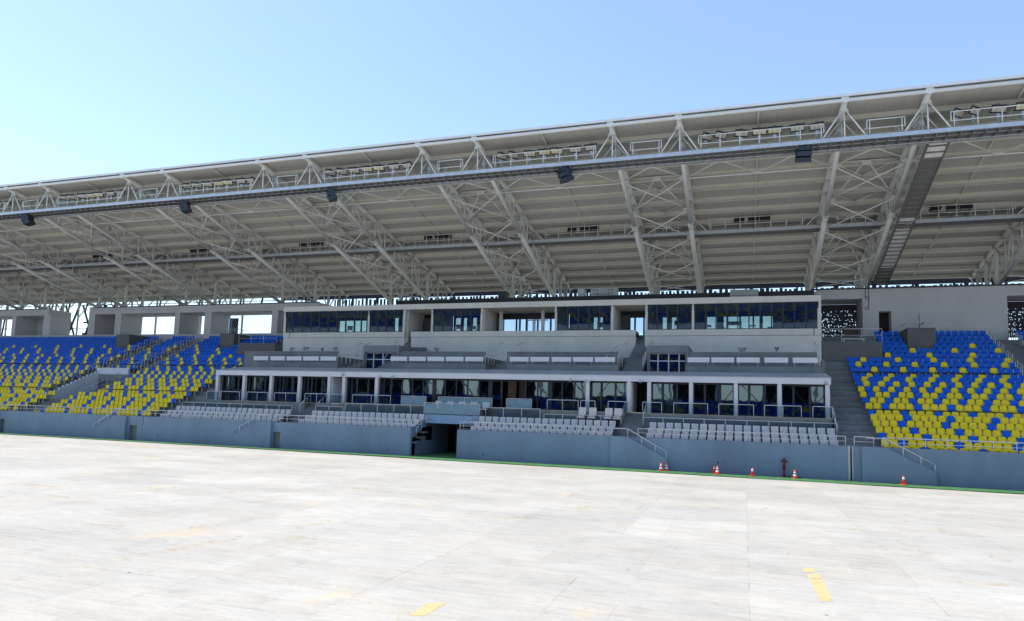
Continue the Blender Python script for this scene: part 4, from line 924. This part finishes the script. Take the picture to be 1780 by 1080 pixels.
# bracing within each pair
def bracing(c):
    t = thing('truss_bracing', '', 'bracing', (c, 46, 20), 'crossed bracing between paired trusses')
    a, b = c-2.19+0.16, c+2.19-0.16
    nb = [45.2]+NB+[64.9]
    for y0, y1 in zip(nb[:-1], nb[1:]):
        q = MB(); q.tube((a, y0+0.2, zl(y0+0.2)), (b, y1-0.2, zl(y1-0.2)), 0.045, 6); q.tube((b, y0+0.2, zl(y0+0.2)+0.02), (a, y1-0.2, zl(y1-0.2)+0.02), 0.045, 6); q.build('cross_tube', M['steel2'], t)
    for y in nb[1:-1]:
        q = MB(); q.box(a-0.02, a+0.26, y-0.22, y+0.22, zl(y)-0.02, zl(y)+0.02); q.box(b-0.26, b+0.02, y-0.22, y+0.22, zl(y)-0.02, zl(y)+0.02); q.build('gusset', M['steel2'], t)
    nt_ = NT
    for y0, y1 in zip(nt_[:-1], nt_[1:]):
        q = MB(); q.tube((a, y0, zc(y0)-0.05), (b, y1, zc(y1)-0.05), 0.04, 6); q.tube((b, y0, zc(y0)-0.05), (a, y1, zc(y1)-0.05), 0.04, 6)
        ym = (y0+y1)/2; q.box(c-0.22, c+0.22, ym-0.12, ym+0.12, zc(ym)-0.1, zc(ym)-0.04); q.build('roof_cross', M['steel'], t)
    for y in (50.05, 57.7, 61.5):
        q = MB(); yb = y+ (1.9 if y > 56 else 2.0); q.tube((c-0.1, y, zc(y)-0.1), (a, yb, zl(yb)), 0.05, 6); q.tube((c+0.1, y, zc(y)-0.1), (b, yb, zl(yb)), 0.05, 6)
        q.box(c-0.3, c+0.3, y-0.03, y+0.03, zc(y)-0.3, zc(y)-0.02); q.tube((a, y, zc(y)), (b, y, zc(y)), 0.05, 6); q.build('sway_frame', M['steel'], t)
    return t
b0 = bracing(PC[0]); b0['label'] = 'zigzag crossed tubes between paired trusses, first pair from the right'
for i, c in enumerate(PC[1:]):
    t = clone(b0, c-PC[0]); t['label'] = 'zigzag crossed tubes between paired trusses, %s pair from the right' % ordw(i+2)
# wide-bay wind bracing just behind the catwalk
def baybrace(c):
    t = thing('bay_bracing', '', 'bracing', (c, 46, 20), 'thin crossed tubes across the wide bays')
    a, b = c-4.82+0.15, c+4.82-0.15; y0, y1 = 45.2, 48.2
    for xa, xb in ((a, c-0.12), (c+0.12, b)):
        q = MB(); q.tube((xa, y0, zl(y0)+0.1), (xb, y1, zl(y1)), 0.04, 6); q.tube((xb, y0, zl(y0)+0.1), (xa, y1, zl(y1)), 0.04, 6); q.build('cross_tube', M['steel2'], t)
    q = MB(); q.tube((a, y1+0.05, zl(y1)-0.02), (b, y1+0.05, zl(y1)-0.02), 0.05, 6); q.box(c-0.25, c+0.25, y1-0.12, y1+0.1, zl(y1)-0.03, zl(y1)+0.03); q.build('tie_tube', M['steel2'], t)
    for s in (-1, 1):
        xt = c+s*4.82
        q = MB(); q2 = MB(); q.tube((xt-s*0.1, 57.05, zc(57.05)-0.1), (xt-s*1.05, 57.05, 18.5), 0.045, 6); q2.tube((xt-s*0.1, 58.0, zc(58.0)-0.1), (xt-s*1.05, 58.0, 18.45), 0.04, 6); q.build('hanger', M['steel2'], t); q2.build('hanger', M['steel2'], t)
    return t
bb = sorted(BC, reverse=True); b1 = baybrace(bb[0]); b1['label'] = 'thin crossed wind bracing across a wide roof bay, first bay from the right'
for i, c in enumerate(bb[1:]):
    t = clone(b1, c-bb[0]); t['label'] = 'thin crossed wind bracing across a wide roof bay, %s bay from the right' % ordw(i+2)

# ================================================================== CATWALKS
cw = thing('catwalk', 'long galvanised catwalk hung just behind the roof edge', 'catwalk', (-38, 44.2, 20))
MB().box(-124, 47, 43.58, 43.66, 20.02, 20.26).build('front_beam', M['galv'], cw)
q = MB(); q.box(-124, 47, 44.86, 44.94, 19.88, 20.16); q.build('rear_beam', M['galv'], cw)
q = MB(); q.box(-124, 47, 43.665, 44.85, 20.06, 20.11); q.build('deck_grating', M['grate'], cw)
q = MB(); x = -124.0
while x < 47: q.box(x, x+0.06, 43.67, 44.85, 19.9, 20.055); x += 0.62
q.build('cross_bearer', M['grate'], cw)
q = MB(); q.tube((-124, 44.5, 19.86), (47, 44.5, 19.86), 0.035, 6); q.tube((-124, 44.0, 19.95), (47, 44.0, 19.95), 0.02, 6); q.build('conduit', M['galv'], cw)
mc = thing('catwalk', 'inner catwalk hung deeper under the roof with dark floodlights', 'catwalk', (-38, 54.7, 17.6))
MB().box(-124, 47, 57.0, 57.08, 18.24, 18.5).build('front_beam', M['galv'], mc)
MB().box(-124, 47, 57.085, 57.95, 18.26, 18.32).build('deck_grating', M['grate'], mc)
MB().box(-124, 47, 57.96, 58.04, 18.2, 18.45).build('rear_beam', M['grate'], mc)
q = MB(); x = -124.0
while x < 47: q.tube((x, 56.98, 18.14), (x, 56.98, 18.24), 0.014, 4); x += 0.55
q.build('hook', M['grate'], mc)
def loop_rail(parent, x0, x1, y, z, h):
    n = max(1, round((x1-x0-0.3)/1.18)); q = MB()
    q.tube((x0, y, z+h), (x1, y, z+h), 0.03, 6); q.tube((x0, y, z+h*0.45), (x1, y, z+h*0.45), 0.026, 6)
    q.tube((x0, y, z+h*0.45), (x0, y, z+h), 0.03, 6); q.tube((x1, y, z+h*0.45), (x1, y, z+h), 0.03, 6)
    for i in range(n+1):
        x = x0+0.15+(x1-x0-0.3)*i/n; q.tube((x, y, z), (x, y, z+h), 0.03, 6)
    q.build('guardrail', M['steel2'], parent)
for c in BC:
    loop_rail(cw, c-3.62, c+3.72, 43.72, 20.26, 0.98); loop_rail(cw, c-3.5, c+3.5, 44.88, 20.2, 0.98)
    loop_rail(mc, c-3.65, c+3.65, 57.06, 18.5, 0.98); loop_rail(mc, c-3.6, c+3.6, 58.0, 18.45, 0.98)
for c in PC:
    loop_rail(cw, c-0.95, c+1.05, 43.72, 20.26, 0.95); loop_rail(cw, c-0.9, c+0.95, 44.88, 20.2, 0.95)
    loop_rail(mc, c-1.1, c+1.1, 57.06, 18.5, 0.92)
# access gangway beside the truss at the right
gw = thing('gangway', 'sloping dark grated gangway running down under the roof at the right', 'gangway', (11, 54, 17.5))
def gz(y): return 20.02-(y-44.95)*(20.02-14.95)/(64.2-44.95)
def panel(x0, x1, ya, yb, mt_, nm):
    q = MB(); q.add([(x0, ya, gz(ya)), (x1, ya, gz(ya)), (x1, yb, gz(yb)), (x0, yb, gz(yb)), (x0, ya, gz(ya)+0.05), (x1, ya, gz(ya)+0.05), (x1, yb, gz(yb)+0.05), (x0, yb, gz(yb)+0.05)],
          [(0, 1, 2, 3), (7, 6, 5, 4), (0, 4, 5, 1), (2, 6, 7, 3), (1, 5, 6, 2), (3, 7, 4, 0)]); q.build(nm, mt_, gw)
panel(10.5, 11.5, 44.95, 46.6, M['grate_pale'], 'pale_grate'); panel(10.5, 11.5, 46.62, 53.4, M['grate'], 'dark_grate'); panel(10.5, 11.5, 53.42, 54.1, M['grate_pale'], 'pale_grate'); panel(10.5, 11.5, 55.2, 61.2, M['grate_pale'], 'pale_grate'); panel(10.5, 11.5, 61.22, 64.4, M['grate'], 'dark_grate')
q = MB()
for x in (10.46, 11.54): q.beam((x, 44.95, gz(44.95)+0.02), (x, 64.4, gz(64.4)+0.02), 0.08, 0.24)
q.build('side_beam', M['grate'], gw)
q = MB(); y = 45.3
while y < 64: q.box(10.52, 11.48, y, y+0.05, gz(y)-0.1, gz(y)-0.01); y += 0.62
q.build('tread_bearer', M['grate'], gw)
q = MB()
for x in (10.5, 11.5): q.tube((x, 45, gz(45)+1.0), (x, 64.3, gz(64.3)+1.0), 0.022, 6); q.tube((x, 45, gz(45)+0.5), (x, 64.3, gz(64.3)+0.5), 0.018, 6)
y = 45.6
while y < 64: q.tube((10.5, y, gz(y)), (10.5, y, gz(y)+1.0), 0.02, 6); q.tube((11.5, y, gz(y)), (11.5, y, gz(y)+1.0), 0.02, 6); y += 1.3
q.build('guardrail', M['rail'], gw)

# ================================================================== FLOODLIGHTS AND SPEAKERS
def flood_proto(dark, pale):
    t = thing('floodlight', '', 'floodlight', (0, 0, 0))
    def rot(mb_, ax):
        mb_.v = [tuple(Matrix.Rotation(ax, 3, 'X') @ Vector(v)) for v in mb_.v]; return mb_
    tilt = -0.85
    a = MB(); a.box(-0.42, 0.42, -0.19, 0.19, -0.045, 0.0); rot(a, tilt).build('frame', M['dark'], t)
    a = MB()
    for x0, x1 in ((-0.38, -0.135), (-0.12, 0.12), (0.135, 0.38)): a.box(x0, x1, -0.16, 0.16, -0.055, -0.047)
    rot(a, tilt).build('lens', M['dark'] if dark else (M['lens2'] if pale else M['lens']), t)
    a = MB(); a.box(-0.44, 0.44, -0.235, -0.192, -0.11, 0.05); a.box(-0.44, 0.44, 0.192, 0.22, -0.09, 0.03); rot(a, tilt).build('visor', M['dark'], t)
    a = MB(); a.box(-0.22, 0.22, -0.10, 0.16, 0.01, 0.17)
    for i in range(7): a.box(-0.2+i*0.065, -0.18+i*0.065, -0.12, 0.18, 0.02, 0.2)
    rot(a, tilt).build('heat_sink', M['dark'] if dark else M['lampbody'], t)
    a = MB(); a.box(-0.1, 0.1, 0.02, 0.2, 0.24, 0.34); a.tube((0, 0.12, 0.18), (0, 0.12, 0.25), 0.04, 6); a.build('driver_box', M['dark'] if dark else M['lampbody'], t)
    a = MB(); a.tube((0, 0.12, -0.95), (0, 0.12, 0.05), 0.035, 6); a.box(-0.09, 0.09, 0.04, 0.16, -0.5, -0.25); a.build('mount', M['galv'] if not dark else M['grate'], t)
    return t
protosF = [flood_proto(False, False), flood_proto(False, True), flood_proto(True, False)]
fresh = [True]*3
def put_flood(k, loc, yaw, lab, grp, sc=1.0):
    if fresh[k]: t = protosF[k]; fresh[k] = False
    else:
        t = protosF[k].copy(); C.objects.link(t)
        for ch in list(protosF[k].children):
            c = ch.copy(); C.objects.link(c); c.parent = t
    t.location = loc; t.rotation_euler = (0, 0, yaw); t.scale = (sc,)*3; t['label'] = lab; t['category'] = 'floodlight'; t['group'] = grp
OFF = [(-3.2, 0.75, 1), (-2.24, 0.7, 1), (-1.07, 0.25, 1), (0.02, 0.12, 0), (0.91, 0.12, 0), (2.2, -0.12, 1), (3.33, -0.3, 1)]
bays = sorted(BC, reverse=True)
BNAME = ['bay beyond the right edge', 'bay at the right edge', 'second visible bay from the right', 'third visible bay from the right', 'fourth visible bay from the right', 'fifth visible bay from the right',
         'sixth visible bay from the right', 'seventh visible bay from the right', 'eighth bay from the right', 'ninth bay from the right', 'tenth bay from the right', 'eleventh bay from the right']
for bi, c in enumerate(bays):
    if c > 30 or c < -75: continue
    for j, (dx, yaw, k) in enumerate(OFF):
        put_flood(k, (c+dx+(random.uniform(-0.08, 0.08)), 44.15, 21.32+0.02*random.uniform(-1, 1)), yaw+random.uniform(-0.08, 0.08)+0.12*(c < -10), '%s floodlight from the left on the front catwalk, %s' % (ordw(j+1), BNAME[bi]), 'floodlights on the front catwalk')
    for j, dx in enumerate((-1.25, -0.15, 0.75)):
        put_flood(2, (c+dx, 57.6, 19.42), (0.3, 0.0, -0.1)[j], '%s black floodlight on the inner catwalk, %s' % (ordw(j+1), BNAME[bi]), 'black floodlights on the inner catwalk', 0.95)
SPK = [(-62.8, 1.25, 'far left'), (-44.45, 1.15, 'second from the left'), (-30.2, 1.0, 'third from the left'), (-11.6, 0.75, 'second from the right'), (3.53, 0.1, 'rightmost')]
sp0 = None
for x, yaw, lab in SPK:
    if sp0 is None:
        t = thing('loudspeaker', '', 'loudspeaker', (0, 0, 0))
        for i in range(3):
            q = MB(); q.box(-0.42, 0.42, -0.34, 0.30, -0.14, 0.15); ang = 0.2*i-0.05
            q.v = [tuple(Matrix.Rotation(ang, 3, 'X') @ Vector(v)+Vector((0, 0.02+0.05*i*i, -0.285*i))) for v in q.v]; q.build('cabinet', M['speaker'], t)
        q = MB(); q.box(-0.44, -0.40, -0.1, 0.1, 0.1, 0.36); q.box(0.40, 0.44, -0.1, 0.1, 0.1, 0.36); q.box(-0.44, 0.44, -0.1, 0.1, 0.34, 0.38); q.build('bracket', M['speaker'], t); sp0 = t
    else: t = clone(sp0, 0)
    t.location = (x, 44.05, 19.85 if yaw < 0.5 else 19.8); t.rotation_euler = (0, 0, -yaw if yaw > 0.5 else 0.12)
    t['label'] = 'dark navy loudspeaker array hanging under the front catwalk, %s' % lab; t['category'] = 'loudspeaker'; t['group'] = 'loudspeakers under the catwalk'
# ================================================================== REAR FACADE STEEL
rb = MB(); rb.box(-56, 48, 72.45, 72.6, 16.36, 16.9); rb.box(-128, -56, 72.45, 72.6, 16.75, 16.9)
tag(rb.build('eaves_beam', M['facade']), 'dark eaves beam closing the rear of the roof above the back wall', 'beam')
fs = thing('facade_steelwork', 'dark steel rails and posts of the outer facade showing under the rear of the roof', 'steelwork', (-38, 75, 12))
q = MB(); q.box(-128, 50, 74.9, 75.05, 16.78, 16.86); q.box(-128, 50, 74.9, 75.05, 17.45, 17.53); q.box(-60, 50, 74.9, 75.1, 15.75, 15.9); q.box(-128, -92, 74.9, 75.1, 12.0, 12.2); q.box(-128, -92, 74.9, 75.1, 13.4, 13.5); q.build('rail', M['facade'], fs)
q = MB(); x = -128.0
while x < 50: q.beam((x, 75.1, 9 if x < -104 else 15.6), (x+(1.1 if x < -104 else 0.5), 75.1, 18), 0.16, 0.2); x += 3.5
q.build('mullion', M['facade'], fs)
q = MB(); x = -101.0
while x < -88: q.beam((x, 75.4, 10), (x+3.4, 75.4, 18), 0.22, 0.22); q.beam((x+3.4, 75.5, 10), (x, 75.5, 17), 0.2, 0.2); x += 3.5
q.beam((-86, 70, 11), (-81, 70, 15.5), 0.3, 0.3); q.beam((-86, 70.5, 15), (-80, 70.5, 11.2), 0.2, 0.2); q.beam((-87, 70.2, 12.0), (-79, 70.2, 12.2), 0.25, 0.25); q.beam((-83.5, 70.3, 11), (-83.2, 70.3, 16), 0.2, 0.2); q.beam((-87, 70.2, 13.6), (-79, 70.2, 13.7), 0.2, 0.2)
q.build('diagonal', M['facade'], fs)
q = MB(); x = -50.0; rn = random.Random(3)
while x < 50:
    w = rn.uniform(0.15, 0.42); q.box(x, x+w, 75.15, 75.2, 15.4, 16.72+rn.uniform(-0.1, 0.12)); x += w+rn.uniform(0.1, 0.3)
q.build('louvre', M['facade'], fs)
q = MB(); x = -128.0
while x < 50: q.box(x, x+0.5, 72.0, 72.2, 16.9, 17.15); x += 4.8
q.build('gutter_bracket', M['facade'], fs)

# ================================================================== CONES, HYDRANT
def cone_proto(stripes):
    t = thing('traffic_cone', '', 'cone', (0, 0, 0))
    q = MB(); q.box(-0.15, 0.15, -0.15, 0.15, 0, 0.035); q.build('base', M['cone'], t)
    q = MB(); q.tube((0, 0, 0.035), (0, 0, 0.46), 0.115, 14, r2=0.035); q.build('body', M['cone'], t)
    def band(z0, z1):
        f = lambda z: 0.115+(0.035-0.115)*(z-0.035)/0.425+0.004
        b_ = MB(); b_.tube((0, 0, z0), (0, 0, z1), f(z0), 14, r2=f(z1)); b_.build('white_band', M['conewhite'], t)
    if stripes == 2: band(0.10, 0.20); band(0.27, 0.35)
    else: band(0.27, 0.37)
    return t
c2, c1 = cone_proto(2), cone_proto(1); used = {2: False, 1: False}
for k, x, y, lab in ((2, -4.76, 42.62, 'front one of the two striped cones at the foot of the stair parapet'), (2, -4.46, 42.98, 'rear one of the two striped cones against the blue wall'), (1, -1.68, 42.95, 'red cone half hidden left of a striped cone under the drain hole'),
                     (2, -1.49, 42.6, 'striped cone under the drain hole in the blue wall'), (1, 0.46, 42.6, 'orange cone with one white band left of the red hydrant'), (2, 2.75, 42.75, 'striped cone just right of the red hydrant'),
                     (1, 8.22, 42.6, 'lone orange cone near the right stair parapet')):
    p = c2 if k == 2 else c1
    t = p if not used[k] else clone(p, 0); used[k] = True
    t.location = (x, y, 0.022); t['label'] = lab; t['category'] = 'traffic cone'; t['group'] = 'orange traffic cones by the wall'; t.rotation_euler = (0, 0, random.uniform(0, 1.5))
t = thing('fire_hydrant', 'dark red pillar hydrant standing before the blue wall', 'hydrant', (2.2, 43.05, 0.02))
X, Y = 2.2, 43.05
q = MB(); q.tube((X, Y, 0.0), (X, Y, 0.5), 0.075, 12); q.tube((X, Y, 0.5), (X, Y, 0.56), 0.11, 12); q.tube((X, Y, 0.56), (X, Y, 0.98), 0.085, 12); q.build('barrel', M['hydrant'], t)
q = MB(); q.tube((X, Y, 0.98), (X, Y, 1.06), 0.10, 12, r2=0.07); q.tube((X, Y, 1.06), (X, Y, 1.14), 0.045, 8); q.build('bonnet', M['hydrant'], t)
for s in (-1, 1):
    q = MB(); q.tube((X+s*0.07, Y, 0.92), (X+s*0.19, Y, 0.92), 0.055, 10); q.build('outlet', M['facade'], t)
q = MB(); q.tube((X, Y, 0), (X, Y, 0.04), 0.16, 12); q.build('flange', M['hydrant'], t)
q = MB()
for k in range(26): q.tube((X+0.15+0.03*k+0.02*math.sin(k), Y-0.02+0.1*math.sin(k*0.7), 0.05), (X+0.15+0.03*(k+1), Y-0.02+0.1*math.sin((k+1)*0.7), 0.05), 0.03, 5)
tag(q.build('hose', M['rubber']), 'black hose lying on the turf beside the red hydrant', 'hose')

# ================================================================== OPPOSITE STAND (behind the camera, seen in the glass)
os_ = thing('opposite_stand', 'low opposite stand with blue seats facing the glass boxes across the floor', 'stand', (-20, -8, 0))
OP = [(-4.6-0.8*i, 1.9+0.36*i) for i in range(9)]+[(-15.2-0.8*i, 9.2+0.42*i) for i in range(13)]
q = MB()
for k, (y, z) in enumerate(OP): q.box(-230, 150, y, y+0.8, -0.02 if k < 9 else z-0.8, z)
q.build('concrete_tiers', M['conc'], os_)
def oppseat():
    m = bpy.data.materials.new('opposite_seat_plastic'); m.use_nodes = True; t = m.node_tree; b = t.nodes['Principled BSDF']; b.inputs['Roughness'].default_value = 0.5
    tc = t.nodes.new('ShaderNodeTexCoord'); mp = t.nodes.new('ShaderNodeMapping'); mp.inputs['Scale'].default_value = (2.1, 1.25, 0.001); wn = t.nodes.new('ShaderNodeTexWhiteNoise')
    fl_ = t.nodes.new('ShaderNodeVectorMath'); fl_.operation = 'FLOOR'; t.links.new(tc.outputs['Object'], mp.inputs[0]); t.links.new(mp.outputs[0], fl_.inputs[0]); t.links.new(fl_.outputs[0], wn.inputs['Vector'])
    r = t.nodes.new('ShaderNodeValToRGB'); r.color_ramp.interpolation = 'CONSTANT'; r.color_ramp.elements[0].color = (0.010, 0.07, 0.42, 1); r.color_ramp.elements[1].position = 0.8; r.color_ramp.elements[1].color = (0.6, 0.48, 0.03, 1)
    t.links.new(wn.outputs['Value'], r.inputs[0]); t.links.new(r.outputs[0], b.inputs['Base Color']); return m
q = MB()
for k, (y, z) in enumerate(OP):
    for a in range(-225, 145, 27): q.box(a, a+24.5, y+0.1, y+0.2, z+0.38, z+0.8)
q.build('seat_rows', oppseat(), os_)
q = MB(); q.box(-230, 150, -3.6, -3.4, 0, 2.2); q.box(-230, 150, -12.3, -12.1, 0, 5.6); q.box(-230, 150, -14.4, -14.2, 8.3, 9.7); q.box(-230, 150, -26.6, -26.3, 13.5, 16.2); q.build('parapet_wall', M['whitewall'], os_)
q = MB(); q.box(-230, 150, -34, -4, 21.6, 21.9); q.build('roof_sheet', M['liner'], os_)
q = MB(); sw = MB(); rw = random.Random(11)
for x in range(-228, 150, 7):
    q.box(x-0.2, x+0.2, -20.6, -20.2, 0, 9); q.box(x-0.15, x+0.15, -13.2, -12.9, 0, 8.4)
    if rw.random() > (0.6 if abs(x) < 16 else 0.35 if -60 < x <= -16 else 0.05): sw.box(x, x+rw.choice((3.5, 7, 5)), -21.2, -21.0, 0, 9.2)
    else: sw.box(x, x+7, -21.2, -21.0, 0, 5.2+rw.random())
    q.tube((x, -28, 15.5), (x, -5, 21.4), 0.16, 8); q.tube((x, -20.2, 4.5), (x+3.5, -20.2, 9), 0.09, 6); q.tube((x+3.5, -20.2, 9), (x+7, -20.2, 4.5), 0.09, 6)
q.build('frame', M['steel2'], os_)
sw.build('added_sky_blocker', M['podium'], os_)  # unseen wall pieces added to block part of the sky in glass reflections
print('seats', len(allseats), 'objects', len(bpy.data.objects))
